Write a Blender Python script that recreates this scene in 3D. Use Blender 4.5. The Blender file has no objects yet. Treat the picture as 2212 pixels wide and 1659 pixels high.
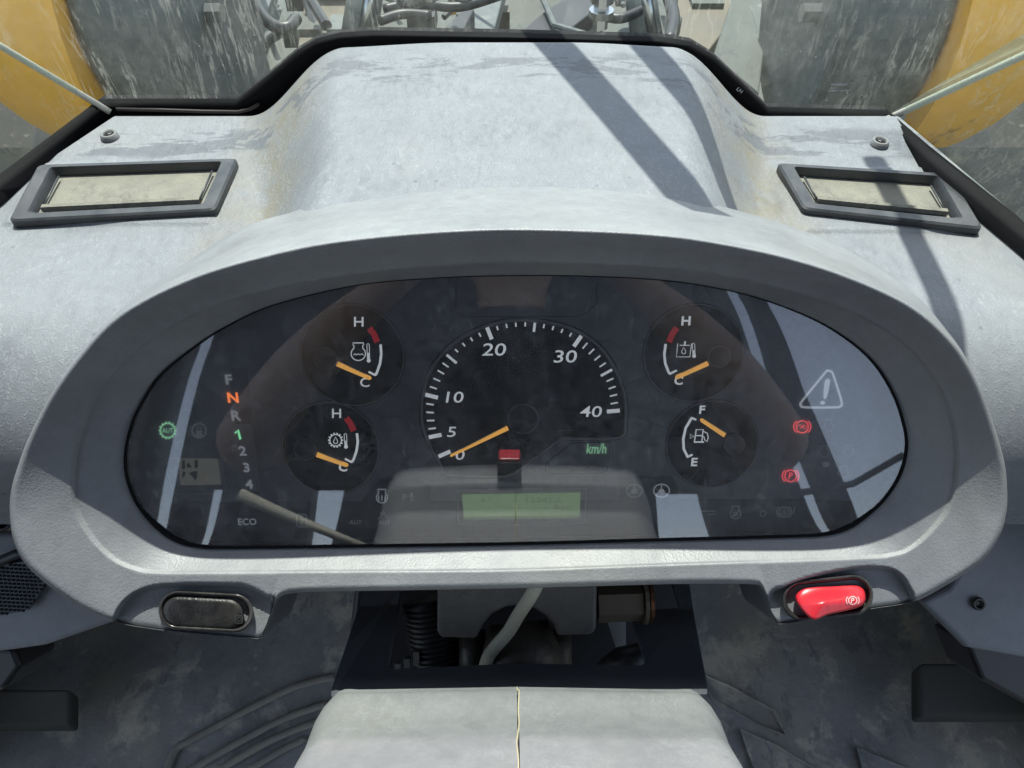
import bpy, bmesh, math, random
from mathutils import Vector as V, Matrix, noise
random.seed(7)
SC = bpy.context.scene
COL = SC.collection
R = math.radians
# ------------------------------------------------------------------ camera, sky, sun
ZC = 2.90                       # eye height over the ground outside
PITCH = 50.0                    # degrees below the horizon
FPX = 1598.0                    # focal length in pixels of a 2212 px wide frame
D = 0.40                        # eye to the front plane of the instrument housing
CX, CY = 1106.0, 829.5
cp, sp = math.cos(R(PITCH)), math.sin(R(PITCH))
FW, UP, RT = V((0, cp, -sp)), V((0, sp, cp)), V((1, 0, 0))
CAM = V((0, 0, ZC))
cd = bpy.data.cameras.new('camera'); cam = bpy.data.objects.new('camera', cd); COL.objects.link(cam)
cam.location = CAM; cam.rotation_euler = (R(90 - PITCH), 0, 0)
cd.sensor_width = 36; cd.lens = 36 * FPX / 2212; cd.clip_start = .01; cd.clip_end = 5000
SC.camera = cam
SUN_EL, SUN_AZ = 65.0, -2.0     # elevation; azimuth from straight ahead, positive to the right
SUN = V((math.cos(R(SUN_EL)) * math.sin(R(SUN_AZ)), math.cos(R(SUN_EL)) * math.cos(R(SUN_AZ)), math.sin(R(SUN_EL))))
w = bpy.data.worlds.new('World'); SC.world = w; w.use_nodes = True
nt = w.node_tree; nt.nodes.clear()
sk = nt.nodes.new('ShaderNodeTexSky'); sk.sky_type = 'NISHITA'; sk.sun_disc = False
sk.sun_elevation = R(SUN_EL); sk.sun_rotation = R(SUN_AZ)
sk.air_density = 1.0; sk.dust_density = 1.0; sk.ozone_density = 1.0
bg = nt.nodes.new('ShaderNodeBackground'); bg.inputs[1].default_value = .15
wo = nt.nodes.new('ShaderNodeOutputWorld')
hs = nt.nodes.new('ShaderNodeHueSaturation'); hs.inputs['Saturation'].default_value = .66
nt.links.new(sk.outputs[0], hs.inputs['Color']); nt.links.new(hs.outputs[0], bg.inputs[0]); nt.links.new(bg.outputs[0], wo.inputs[0])
ld = bpy.data.lights.new('sun', 'SUN'); ld.energy = 3.4; ld.angle = R(.5); ld.color = (1, .972, .925)
sun = bpy.data.objects.new('sun', ld); COL.objects.link(sun)
sun.rotation_euler = SUN.to_track_quat('Z', 'Y').to_euler(); sun.location = (0, 0, 8)
SC.view_settings.view_transform = 'Standard'; SC.view_settings.look = 'None'
SC.view_settings.exposure = 1.14; SC.view_settings.gamma = 1
SC.cycles.max_bounces = 8; SC.cycles.transparent_max_bounces = 12
SC.cycles.caustics_reflective = False; SC.cycles.caustics_refractive = False

# ------------------------------------------------------------------ geometry helpers
def ray(px, py): return FW + RT * ((px - CX) / FPX) + UP * ((CY - py) / FPX)
def L(x, y, z): return CAM + RT * x + UP * y + FW * (D - z)          # housing frame: x right, y up the panel, z to the driver
def PZ(px, py, z): return CAM + ray(px, py) * (D - z)
def PH(px, py, h):
    r = ray(px, py); return CAM + r * (h / -r.z)
def PY(px, py, y):
    r = ray(px, py); return CAM + r * (y / r.y)
def PP(px, py, p0, n):
    r = ray(px, py); return CAM + r * ((p0 - CAM).dot(n) / r.dot(n))
def W(x, y, z): return V((x, y, ZC + z))                            # relative to the eye
TILT = 14.0
NF = (UP * -math.sin(R(TILT)) - FW * math.cos(R(TILT))).normalized()  # normal of lens and dial plate
LENS0 = PZ(1106, 1177, -.013)
FACE0 = LENS0 - NF * .013
def F(px, py, off=0): return PP(px, py, FACE0 + NF * off, NF)
def smooth(t):
    t = max(0., min(1., t)); return t * t * (3 - 2 * t)
def lerp(a, b, t): return a + (b - a) * t

def mesh_obj(name, verts, faces, mat, parent=None, sm=True, label=None):
    """parent: an Empty or mesh object; verts in world space"""
    org = Vworld(parent) if parent else (sum((V(v) for v in verts), V()) / max(1, len(verts)))
    me = bpy.data.meshes.new(name)
    me.from_pydata([tuple(V(v) - org) for v in verts], [], faces)
    me.update()
    if sm: me.shade_smooth()
    if mat: me.materials.append(mat)
    o = bpy.data.objects.new(name, me); COL.objects.link(o)
    if parent: o.parent = parent
    else: o.location = org
    if label: o['label'] = label
    return o
def Vworld(o):
    p = V()
    while o: p += o.location; o = o.parent
    return p
def tag(o, label, cat, group=None, kind=None):
    if label: o['label'] = label
    if cat: o['category'] = cat
    if group: o['group'] = group
    if kind: o['kind'] = kind
    return o
def thing(name, label, cat, loc, group=None):
    o = bpy.data.objects.new(name, None); COL.objects.link(o); o.location = loc; o.empty_display_size = .02
    return tag(o, label, cat, group)

class MB:
    def __init__(s): s.v = []; s.f = []
    def add(s, vs, fs):
        n = len(s.v); s.v += [V(v) for v in vs]; s.f += [tuple(i + n for i in f) for f in fs]
    def quad(s, a, b, c, d): s.add([a, b, c, d], [(0, 1, 2, 3)])
    def loft(s, rings, closed=True, cap0=False, cap1=False):
        n = len(rings[0]); vs = [p for r in rings for p in r]; fs = []
        for i in range(len(rings) - 1):
            for j in range(n if closed else n - 1):
                k = (j + 1) % n
                fs.append((i * n + j, i * n + k, (i + 1) * n + k, (i + 1) * n + j))
        if cap0: fs.append(tuple(range(n))[::-1])
        if cap1: fs.append(tuple((len(rings) - 1) * n + j for j in range(n)))
        s.add(vs, fs)
    def tube(s, pts, r, n=10, cap=True, flat=1.0):
        pts = [V(p) for p in pts]; rings = []
        up0 = None
        for i, p in enumerate(pts):
            t = (pts[min(i + 1, len(pts) - 1)] - pts[max(i - 1, 0)]).normalized()
            if up0 is None:
                up0 = V((0, 0, 1)) if abs(t.z) < .9 else V((1, 0, 0))
            a = (up0 - t * up0.dot(t)).normalized(); b = t.cross(a); up0 = a
            rr = r[i] if isinstance(r, (list, tuple)) else r
            rings.append([p + a * (math.cos(2 * math.pi * k / n) * rr * flat) + b * (math.sin(2 * math.pi * k / n) * rr) for k in range(n)])
        s.loft(rings, True, cap, cap)
    def prism(s, poly, d):
        """poly: world points of one face; d: extrusion vector"""
        n = len(poly); s.add(list(poly) + [V(p) + d for p in poly],
            [tuple(range(n)), tuple(range(2 * n - 1, n - 1, -1))] + [(i, i + n, (i + 1) % n + n, (i + 1) % n) for i in range(n)])
    def box(s, c, sx, sy, sz, ax=(1, 0, 0), ay=(0, 1, 0), az=(0, 0, 1)):
        c, ax, ay, az = V(c), V(ax) * sx / 2, V(ay) * sy / 2, V(az) * sz / 2
        q = [c - ax - ay - az, c + ax - ay - az, c + ax + ay - az, c - ax + ay - az]
        s.prism(q, az * 2)
    def build(s, name, mat, parent=None, sm=True, bevel=0, label=None, angle=None):
        o = mesh_obj(name, s.v, s.f, mat, parent, sm, label)
        bm = bmesh.new(); bm.from_mesh(o.data); bmesh.ops.recalc_face_normals(bm, faces=bm.faces[:]); bm.to_mesh(o.data); bm.free()
        if bevel:
            m = o.modifiers.new('bevel', 'BEVEL'); m.width = bevel; m.segments = 3; m.limit_method = 'ANGLE'; m.angle_limit = R(35)
        if angle:
            o.data.set_sharp_from_angle(angle=R(angle))
        return o
def catmull(pts, closed=True, k=8):
    out = []; n = len(pts)
    for i in range(n if closed else n - 1):
        p = [pts[(i + j - 1) % n] if closed else pts[max(0, min(n - 1, i + j - 1))] for j in range(4)]
        for q in range(k):
            t = q / k
            out.append(tuple(.5 * ((2 * p[1][c]) + (-p[0][c] + p[2][c]) * t + (2 * p[0][c] - 5 * p[1][c] + 4 * p[2][c] - p[3][c]) * t * t
                       + (-p[0][c] + 3 * p[1][c] - 3 * p[2][c] + p[3][c]) * t ** 3) for c in range(len(p[0]))))
    if not closed: out.append(tuple(pts[-1]))
    return out
def star(pts, cx, cy, n, k=10, K=620., q=.22):
    """closed pixel curve resampled where it meets n rays that fan out from a horizontal line through (cx, cy)"""
    res = []
    for x, y in catmull(pts, True, k):
        X, Y = x - cx, y - cy; sg = 1 if Y >= 0 else -1; Y = abs(Y) + 1e-6; lo, hi = 0., math.pi
        for _ in range(44):
            m = (lo + hi) / 2; c, s_ = math.cos(m), math.sin(m)
            if X * s_ - K * c * s_ - Y * q * c < 0: lo = m
            else: hi = m
        res.append(((sg * lo) % (2 * math.pi), x, y))
    ang = sorted(res); out = []; j = 0; m = len(ang)
    for i in range(n):
        a = 2 * math.pi * i / n
        while j < m and ang[j][0] < a: j += 1
        a1, x1, y1 = ang[j % m]; a0, x0, y0 = ang[j - 1]
        if j == m: a1 += 2 * math.pi
        if j == 0: a0 -= 2 * math.pi
        t = (a - a0) / max(1e-9, a1 - a0)
        out.append((lerp(x0, x1, t), lerp(y0, y1, t)))
    return out
def inpoly(x, y, P):
    c = False; j = len(P) - 1
    for i in range(len(P)):
        if (P[i][1] > y) != (P[j][1] > y) and x < (P[j][0] - P[i][0]) * (y - P[i][1]) / (P[j][1] - P[i][1]) + P[i][0]: c = not c
        j = i
    return c
# ------------------------------------------------------------------ materials
def nodes(name):
    m = bpy.data.materials.new(name); m.use_nodes = True; t = m.node_tree; t.nodes.clear()
    out = t.nodes.new('ShaderNodeOutputMaterial'); return m, t, out
def N(t, kind, **kw):
    n = t.nodes.new('ShaderNode' + kind)
    for k, v in kw.items():
        if k.startswith('i_'): n.inputs[int(k[2:]) if k[2:].isdigit() else k[2:].replace('_', ' ')].default_value = v
        else: setattr(n, k, v)
    return n
def ramp(t, src, stops):
    r = t.nodes.new('ShaderNodeValToRGB'); e = r.color_ramp.elements
    while len(e) < len(stops): e.new(.5)
    for q, (p, c) in zip(e, stops):
        q.position = p; q.color = (*c, 1) if isinstance(c, (tuple, list)) else (c, c, c, 1)
    t.links.new(src, r.inputs[0]); return r.outputs[0]
def coords(t, scale=(1, 1, 1), rot=(0, 0, 0)):
    c = t.nodes.new('ShaderNodeTexCoord'); m = t.nodes.new('ShaderNodeMapping')
    m.inputs[2].default_value = rot; m.inputs[3].default_value = scale
    t.links.new(c.outputs['Object'], m.inputs[0]); return m.outputs[0]
def noise_t(t, vec, scale, detail=4, rough=.55, dist=0):
    n = N(t, 'TexNoise'); n.inputs['Scale'].default_value = scale; n.inputs['Detail'].default_value = detail
    n.inputs['Roughness'].default_value = rough; n.inputs['Distortion'].default_value = dist
    t.links.new(vec, n.inputs['Vector']); return n.outputs[0]
def mixc(t, fac, a, b, mode='MIX'):
    n = t.nodes.new('ShaderNodeMix'); n.data_type = 'RGBA'; n.blend_type = mode
    for s, v in ((n.inputs[0], fac), (n.inputs[6], a), (n.inputs[7], b)):
        if isinstance(v, (int, float)): s.default_value = v
        elif isinstance(v, (tuple, list)): s.default_value = (*v, 1)
        else: t.links.new(v, s)
    return n.outputs[2]
def math_t(t, op, a, b=0):
    n = t.nodes.new('ShaderNodeMath'); n.operation = op
    for s, v in ((n.inputs[0], a), (n.inputs[1], b)):
        if isinstance(v, (int, float)): s.default_value = v
        else: t.links.new(v, s)
    return n.outputs[0]
def simple(name, col, rough=.5, metal=0, emit=0, ecol=None, spec=.5):
    m, t, out = nodes(name)
    b = N(t, 'BsdfPrincipled'); b.inputs['Base Color'].default_value = (*col, 1); b.inputs['Roughness'].default_value = rough
    b.inputs['Metallic'].default_value = metal; b.inputs['Specular IOR Level'].default_value = spec
    if emit: b.inputs['Emission Color'].default_value = (*(ecol or col), 1); b.inputs['Emission Strength'].default_value = emit
    t.links.new(b.outputs[0], out.inputs[0]); return m
def dusty(name, base, dust, amount=.5, grain=900, bump=.25, rough=.55, streak=None, blotch=14, spots=None, spec=.5, tint=None, settle=0, crease=None, scuff=None, spread=.22, patch=None):
    """moulded plastic, rubber or paint under a film of dust, with leather-like grain"""
    m, t, out = nodes(name); c = coords(t)
    n1 = noise_t(t, c, blotch, 6, .62, .25); n2 = noise_t(t, c, blotch * 11, 5, .75)
    fac = ramp(t, n1, [(.30, max(0, amount - spread)), (.72, min(1, amount + spread))])
    if settle:                                    # dust lies on what faces up
        g = t.nodes.new('ShaderNodeNewGeometry'); sx = t.nodes.new('ShaderNodeSeparateXYZ'); t.links.new(g.outputs['Normal'], sx.inputs[0])
        fac = math_t(t, 'MINIMUM', math_t(t, 'ADD', fac, math_t(t, 'MULTIPLY', ramp(t, sx.outputs[2], [(.72, 0), (.98, 1)]), settle)), 1.0)
    col = mixc(t, fac, base, dust)
    col = mixc(t, 1.0, col, ramp(t, n2, [(.30, .90), (.70, 1.09)]), 'MULTIPLY')
    if tint:
        n5 = noise_t(t, c, blotch * .6, 4, .55, .6)
        col = mixc(t, ramp(t, n5, [(.50, 0.), (.78, .55)]), col, tint)
    if crease:                                    # dirt gathered along the feet of the hump: |x| between two values
        x0, x1, ccol, amt = crease
        sx = t.nodes.new('ShaderNodeSeparateXYZ'); t.links.new(c, sx.inputs[0]); ax = math_t(t, 'ABSOLUTE', sx.outputs[0])
        w_ = (x1 - x0) / 2
        d_ = math_t(t, 'SUBTRACT', 1.0, math_t(t, 'DIVIDE', math_t(t, 'ABSOLUTE', math_t(t, 'SUBTRACT', ax, (x0 + x1) / 2)), w_))
        msk = math_t(t, 'MULTIPLY', math_t(t, 'MAXIMUM', d_, 0.0), ramp(t, noise_t(t, c, 30, 5, .7), [(.35, .1), (.6, 1)]))
        col = mixc(t, math_t(t, 'MULTIPLY', msk, amt), col, ccol)
    if patch:                                     # caked dirt: (colour, noise scale, threshold, strength)
        pn = noise_t(t, c, patch[1], 8, .72, .3)
        col = mixc(t, math_t(t, 'MULTIPLY', ramp(t, pn, [(patch[2], 0), (patch[2] + .10, 1)]), patch[3]), col, patch[0])
    vor = N(t, 'TexVoronoi'); vor.inputs['Scale'].default_value = grain; t.links.new(c, vor.inputs['Vector'])
    h = mixc(t, .5, vor.outputs[0], noise_t(t, c, grain * .6, 3))
    if streak:                                    # fine pale crazing
        sc, rot, amt = streak
        cs = coords(t, sc, rot)
        s1 = noise_t(t, cs, 260, 4, .6, .5)
        lines = ramp(t, s1, [(.50, 0), (.545, 1), (.59, 0)])
        gate = ramp(t, noise_t(t, c, 14, 4, .6), [(.40, .12), (.62, 1)])
        col = mixc(t, math_t(t, 'MULTIPLY', math_t(t, 'MULTIPLY', lines, gate), amt), col, tuple(min(.8, q * 1.45) for q in dust))
        s2 = noise_t(t, cs, 130, 4, .65, .6)
        col = mixc(t, math_t(t, 'MULTIPLY', ramp(t, s2, [(.60, 0), (.70, 1)]), amt * .5), col, tuple(q * 1.3 for q in base))
        h = mixc(t, .4, h, lines)
    if scuff:                                     # rubbed, scratched patches: (scale vector, threshold, strength)
        cs = coords(t, scuff[0])
        s3 = ramp(t, noise_t(t, cs, 40, 6, .72, .4), [(scuff[1], 0), (scuff[1] + .03, 1)])
        if len(scuff) > 3:
            sx = t.nodes.new('ShaderNodeSeparateXYZ'); t.links.new(c, sx.inputs[0])
            wob = math_t(t, 'ADD', sx.outputs[1], math_t(t, 'MULTIPLY', noise_t(t, c, 18, 3), .03))
            g3 = ramp(t, wob, [(scuff[3], 0), (scuff[3] + .006, 1), (scuff[4], 1), (scuff[4] + .006, 0)])
        else: g3 = ramp(t, noise_t(t, coords(t, (1, 1.6, 1)), 7, 2), [(.48, 0), (.56, 1)])
        col = mixc(t, math_t(t, 'MULTIPLY', math_t(t, 'MULTIPLY', s3, g3), scuff[2]), col, tuple(q * .9 for q in base))
    if spots:
        v2 = N(t, 'TexVoronoi'); v2.inputs['Scale'].default_value = spots; t.links.new(c, v2.inputs['Vector'])
        sp_ = ramp(t, v2.outputs[0], [(.05, 1), (.09, 0)])
        g2 = ramp(t, noise_t(t, c, spots * .3, 2), [(.5, 0), (.56, 1)])
        col = mixc(t, math_t(t, 'MULTIPLY', math_t(t, 'MULTIPLY', sp_, g2), .6), col, tuple(q * .9 for q in base))
    b = N(t, 'BsdfPrincipled'); t.links.new(col, b.inputs['Base Color'])
    b.inputs['Specular IOR Level'].default_value = spec
    t.links.new(ramp(t, n1, [(.3, rough - .1), (.7, min(1, rough + .15))]), b.inputs['Roughness'])
    bp = N(t, 'Bump'); bp.inputs['Strength'].default_value = bump; bp.inputs['Distance'].default_value = .0006
    t.links.new(h, bp.inputs['Height']); t.links.new(bp.outputs[0], b.inputs['Normal'])
    t.links.new(b.outputs[0], out.inputs[0]); return m
def glass(name, tint, dust, lo, hi, scale, streak=(1, 1, 1), ior=1.5, base=.0, trans=.5, speck=0, smear=(40, 5)):
    """clear sheet that mirrors a little (Fresnel) under a film of dust"""
    m, t, out = nodes(name)
    tr = N(t, 'BsdfTransparent'); tr.inputs[0].default_value = (*tint, 1)
    gl = N(t, 'BsdfGlossy'); gl.inputs['Roughness'].default_value = .02
    fr = N(t, 'Fresnel'); fr.inputs[0].default_value = ior
    m1 = N(t, 'MixShader'); t.links.new(math_t(t, 'ADD', fr.outputs[0], base), m1.inputs[0])
    t.links.new(tr.outputs[0], m1.inputs[1]); t.links.new(gl.outputs[0], m1.inputs[2])
    di = N(t, 'BsdfDiffuse'); di.inputs[0].default_value = (*dust, 1)
    tl = N(t, 'BsdfTranslucent'); tl.inputs[0].default_value = (*dust, 1)
    m2 = N(t, 'MixShader'); m2.inputs[0].default_value = trans
    t.links.new(di.outputs[0], m2.inputs[1]); t.links.new(tl.outputs[0], m2.inputs[2])
    c = coords(t, streak); c0 = coords(t)
    n1 = noise_t(t, c, scale, 7, .65, 1.2); n2 = noise_t(t, c0, scale * 12, 3, .7)
    f = ramp(t, n1, [(.38, lo), (.72, hi)])
    f = math_t(t, 'MULTIPLY', f, ramp(t, n2, [(.3, .5), (.7, 1.3)]))
    cs = coords(t, (1, 1, .35), (.3, .5, 0))
    sl = ramp(t, noise_t(t, cs, smear[0], 7, .75, 1.2), [(.58, 0), (.70, 1)])
    f = math_t(t, 'ADD', f, math_t(t, 'MULTIPLY', sl, hi * .9))
    cl = coords(t, (1, 1, .12), (.55, .75, 0)); ll = ramp(t, noise_t(t, cl, smear[0] * 3, 5, .65, .4), [(.50, 0), (.535, 1), (.57, 0)])
    lg = ramp(t, noise_t(t, c0, smear[0] * .35, 3), [(.44, 0), (.60, 1)])
    f = math_t(t, 'ADD', f, math_t(t, 'MULTIPLY', math_t(t, 'MULTIPLY', ll, lg), hi * smear[1] * .2))
    if speck:
        v2 = N(t, 'TexVoronoi'); v2.inputs['Scale'].default_value = speck; t.links.new(c0, v2.inputs['Vector'])
        s = ramp(t, v2.outputs[0], [(.05, 1), (.10, 0)])
        g2 = ramp(t, noise_t(t, c0, speck * .21, 2), [(.52, 0), (.6, 1)])
        f = math_t(t, 'ADD', f, math_t(t, 'MULTIPLY', math_t(t, 'MULTIPLY', s, g2), .30))
    m3 = N(t, 'MixShader'); t.links.new(f, m3.inputs[0])
    t.links.new(m1.outputs[0], m3.inputs[1]); t.links.new(m2.outputs[0], m3.inputs[2])
    t.links.new(m3.outputs[0], out.inputs[0]); return m

PLA = (.125, .138, .160)
M = dict(
    dash=dusty('dusty_dash_plastic', (.128, .140, .158), (.285, .303, .326), .58, 1100, .6, .56, ((1, .45, 1), (0, 0, 0), .36), 8, 60, .45, (.26, .255, .23), 0, (.120, .215, (.225, .20, .14), .9), ((.30, 1.1, 1), .50, .75, .038, .074), .12, ((.23, .24, .25), 22, .60, .5)),
    housing=dusty('grained_housing_plastic', (.100, .108, .122), (.335, .345, .355), .38, 850, .40, .46, None, 10, None, .5, (.24, .238, .22), .4, None, None, .13),
    tray=dusty('vent_flap_dust', (.15, .15, .135), (.34, .325, .265), .5, 500, .5, .8, None, 60, None, .2, None, 0, None, ((1, .6, 1), .54, .5)),
    ventframe=dusty('vent_frame_plastic', (.020, .023, .027), (.10, .106, .113), .35, 1200, .15, .38, None, 40, None, .5),
    cover=dusty('column_cover_plastic', (.15, .16, .168), (.265, .275, .272), .5, 1100, .2, .52, ((1, .6, .6), (0, 0, 0), .25), 10, 60, .4, (.22, .21, .18), 0, None, ((1, .3, .5), .60, .4), .15, ((.17, .16, .14), 14, .60, .45)),
    bracket=dusty('bracket_paint', (.055, .064, .080), (.11, .115, .12), .35, 900, .1, .5, None, 18),
    boxplastic=dusty('column_box_plastic', (.06, .062, .065), (.20, .19, .17), .4, 700, .15, .45, ((.3, 1, 1), (0, 0, .5), .3), 26),
    blackmetal=dusty('greasy_steel', (.012, .011, .010), (.08, .065, .05), .3, 250, .8, .5, None, 60),
    mat=dusty('rubber_floor_mat', (.20, .208, .212), (.48, .47, .43), .34, 260, .7, .7, None, 7, 60, .3, (.48, .40, .26), 0, None, ((1, .5, 1), .55, .6), .30, ((.72, .66, .52), 9, .53, .6)),
    kick=dusty('lower_trim_plastic', (.185, .200, .222), (.27, .28, .29), .4, 900, .12, .5, None, 8),
    blackrub=simple('black_rubber', (.004, .004, .005), .75, spec=.15),
    brownrub=simple('brown_rubber_lip', (.035, .025, .022), .5),
    black=simple('black_plastic', (.010, .010, .011), .4),
    face=dusty('dial_plate', (.36, .39, .44), (.44, .47, .52), .4, 1500, .04, .6, None, 30, None, .15),
    dial=simple('dial_black', (.004, .0045, .006), .7, spec=.05),
    strip=simple('display_strip_black', (.17, .185, .21), .5, spec=.2),
    ring=simple('dial_ring_grey', (.60, .62, .65), .35),
    ringdark=simple('dial_groove_black', (.002, .002, .002), .6),
    white=simple('white_print', (.62, .64, .66), .6, emit=.26, ecol=(.80, .86, .92)),
    grey=simple('grey_print', (.35, .37, .40), .6, emit=.10, ecol=(.7, .75, .85)),
    dim=simple('dim_print', (.62, .65, .70), .6, emit=.02, ecol=(.7, .75, .85)),
    dimmer=simple('faint_print', (.50, .53, .58), .6),
    red=simple('red_print', (.50, .02, .03), .6, emit=.10, ecol=(.8, .03, .05)),
    redlit=simple('lit_red_lamp', (.6, .03, .04), .5, emit=.42, ecol=(.95, .10, .12)),
    green=simple('lit_green_lamp', (.1, .6, .3), .5, emit=.42, ecol=(.25, .85, .40)),
    greensoft=simple('lit_pale_green_lamp', (.1, .6, .3), .5, emit=.22, ecol=(.40, .85, .50)),
    orange=simple('lit_orange_lamp', (.7, .2, .05), .5, emit=.55, ecol=(1.0, .22, .05)),
    needle=simple('needle_orange', (.80, .42, .08), .45, emit=.34, ecol=(1, .50, .10)),
    needleedge=simple('needle_edge_ivory', (.75, .62, .40), .5),
    hub=simple('needle_hub_black', (.12, .12, .12), .5, spec=.2),
    lcd=simple('lcd_backlight', (.22, .29, .14), .35, emit=.075, ecol=(.45, .80, .35)),
    lcdgrey=simple('lcd_grey', (.24, .245, .21), .4, emit=.035, ecol=(.7, .7, .6)),
    lcdink=simple('lcd_segment', (.03, .035, .035), .5),
    lcdsoft=simple('lcd_segment_soft', (.15, .20, .11), .5, emit=.04, ecol=(.45, .80, .35)),
    redbutton=simple('red_switch_plastic', (.58, .025, .04), .32),
    redbuttondark=simple('red_symbol_plate', (.50, .03, .045), .4),
    pink=simple('pale_symbol_print', (.80, .45, .45), .5),
    silverrim=dusty('switch_rim_plastic', (.014, .014, .014), (.14, .13, .12), .18, 600, .1, .2, None, 60),
    blank=dusty('blank_switch_plastic', (.006, .006, .007), (.07, .062, .05), .16, 900, .3, .4, None, 90, None, .5),
    yellow=dusty('yellow_loader_paint', (.90, .42, .015), (.85, .50, .07), .3, 30, .05, .4, None, 1.6, None, .5, (.45, .26, .06), 0, None, ((1, .5, .5), .64, .8), .22, ((.07, .06, .06), 3.2, .62, .9)),
    scratched=dusty('worn_dark_steel', (.045, .06, .06), (.15, .165, .155), .42, 30, .5, .5, ((1, .35, .35), (.5, 0, 0), .6), 3, None, .5, None, 0, None, ((.6, .6, .25), .56, .5), .22, ((.32, .33, .30), 6, .58, .6)),
    plate=dusty('pale_deck_plate', (.035, .045, .040), (.10, .11, .095), .5, 60, .2, .6, None, 3, None, .4, (.08, .055, .03), 0, None, ((1, .4, 1), .55, .7), .22, ((.22, .22, .18), 7, .60, .6)),
    darkplate=dusty('dirty_brown_steel', (.05, .045, .03), (.20, .17, .12), .4, 60, .3, .6, None, 6),
    chrome=simple('steel_rod', (.45, .47, .48), .25, 1),
    hose=simple('hydraulic_hose', (.015, .016, .018), .45),
    joint=dusty('yellowed_sealant', (.74, .70, .58), (.80, .78, .70), .5, 500, .1, .6, None, 20),
    rib=dusty('rib_dust', (.16, .165, .165), (.42, .39, .31), .55, 300, .4, .8, None, 20),
    softwhite=simple('soft_white_print', (.45, .48, .52), .6, emit=.16, ecol=(.75, .82, .92)),
    capmark=simple('cap_mark', (.045, .045, .043), .6),
    seam=dusty('yellow_seam_gap', (.36, .31, .18), (.62, .56, .38), .5, 500, .1, .7, None, 60),
    tyre=dusty('tyre_rubber', (.014, .015, .014), (.06, .06, .052), .4, 60, .5, .7, None, 8),
    ground=dusty('dark_gravel', (.020, .019, .017), (.060, .057, .046), .45, 25, 1.0, .9, None, 3, None, .2, None, 0, None, None, .22, ((.16, .15, .12), 14, .58, .6)),
    cable=simple('pale_rubber_cable', (.36, .36, .30), .55),
    roof=simple('roof_lining', (.03, .032, .034), .8),
    pillar=simple('pillar_trim', (.02, .022, .025), .6),
    navy=simple('dark_shirt', (.014, .014, .020), .9),
    shirt=dusty('brown_work_shirt', (.14, .060, .032), (.20, .095, .055), .4, 400, .2, .9, None, 10),
    skin=simple('skin', (.34, .20, .135), .5),
    cloth=simple('dark_trousers', (.02, .024, .035), .9),
    screw=simple('dark_screw', (.06, .06, .055), .4, .6),
    wscreen=glass('dirty_windscreen_glass', (.87, .92, .87), (.54, .56, .48), .03, .15, 9, (1, 1, .5), 1.2, 0, .75, 160, (34, 8)),
    lens=glass('dusty_lens', (.93, .94, .95), (.50, .51, .52), .09, .22, 14, (1, .6, .6), 1.52, .14, .2, 420, (60, 2.5)),
)

# ------------------------------------------------------------------ dashboard cover
HW, HH = .304, .250
YB = .53
def dash_xl(y): return -.311 - (YB - y) * .46
def dash_xr(y): return .302 + (YB - y) * .30
def dash_z(x, y):
    if x < 0: xt, xb = lerp(.105, .121, smooth((y - .38) / .15)), lerp(.168, .207, smooth((y - .38) / .15))
    else: xt, xb = lerp(.104, .116, smooth((y - .38) / .15)), lerp(.165, .199, smooth((y - .38) / .15))
    t = (abs(x) - xt) / (xb - xt)
    z = -HW + (HW - HH) * (1 - smooth(t)) - .004 * smooth((abs(x) - .04) / .1)
    y0 = .318
    if y < y0:
        r = .085; s = min(1, (y0 - y) / r); z -= r * (1 - math.sqrt(max(0, 1 - s * s)))
    # shallow raised plinth round each vent
    for (x0, x1, ya, yb) in VENTBOX:
        dx = max(x0 - x, x - x1, 0); dy = max(ya - y, y - yb, 0); d = math.hypot(dx, dy)
        z += .0016 * (1 - smooth(d / .004))
    return z
VL = [(22, 476), (462, 452), (510, 343), (84, 357)]           # left vent: four outer corners in the photo (near-left, near-right, far-right, far-left)
VR = [(1738, 450), (2120, 492), (2052, 376), (1682, 353)]
def quad_h(q, h): return [PH(px, py, h) for px, py in q]
VENTBOX = []
for q in (VL, VR):
    pts = quad_h(q, HW)
    VENTBOX.append((min(p.x for p in pts) + .002, max(p.x for p in pts) - .002, min(p.y for p in pts) + .002, max(p.y for p in pts) - .002))
dash = thing('dashboard_cover', 'dusty sun-bleached grey dashboard cover with a raised centre hump behind the instrument housing', 'dashboard', W(0, .45, -HW))
NX, NY = 330, 200
rows = []
for j in range(NY + 1):
    y = .236 + (YB - .236) * j / NY
    rows.append([W(x, y, dash_z(x, y)) for x in (lerp(dash_xl(y), dash_xr(y), i / NX) for i in range(NX + 1))])
y = .233; rows.insert(0, [W(lerp(dash_xl(y), dash_xr(y), i / NX), y + .002, dash_z(lerp(dash_xl(y), dash_xr(y), i / NX), .24) - .06) for i in range(NX + 1)])
# rolled back edge
rows.append([W(p.x, YB + .004, p.z - ZC - .0015) for p in rows[-1]])
rows.append([W(p.x, YB + .006, p.z - ZC - .012) for p in rows[-1]])
S_ = [(1100,400),(1199,401),(1350,410),(1477,427),(1645,469),(1780,515),(1861,553),(1975,630),(2060,727),(2105,809),(2142,913),(2164,1000),(2170,1069),(2165,1112),(2150,1155),(2108,1208),(2025,1262),(1964,1290),(1880,1306),(1756,1328),(1690,1338),(1676,1330),(1664,1315),(1650,1275),(1640,1262),(1625,1256),(1560,1252),(1444,1252),(1106,1260),(713,1268),(640,1271),(615,1278),(600,1290),(588,1325),(574,1358),(562,1367),(545,1370),(347,1352),(243,1332),(180,1302),(112,1255),(62,1208),(38,1160),(30,1105),(33,1060),(42,1018),(66,945),(112,851),(170,762),(240,686),(320,620),(392,573),(521,493),(625,460),(713,434),(900,411),(1025,401)]
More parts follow.
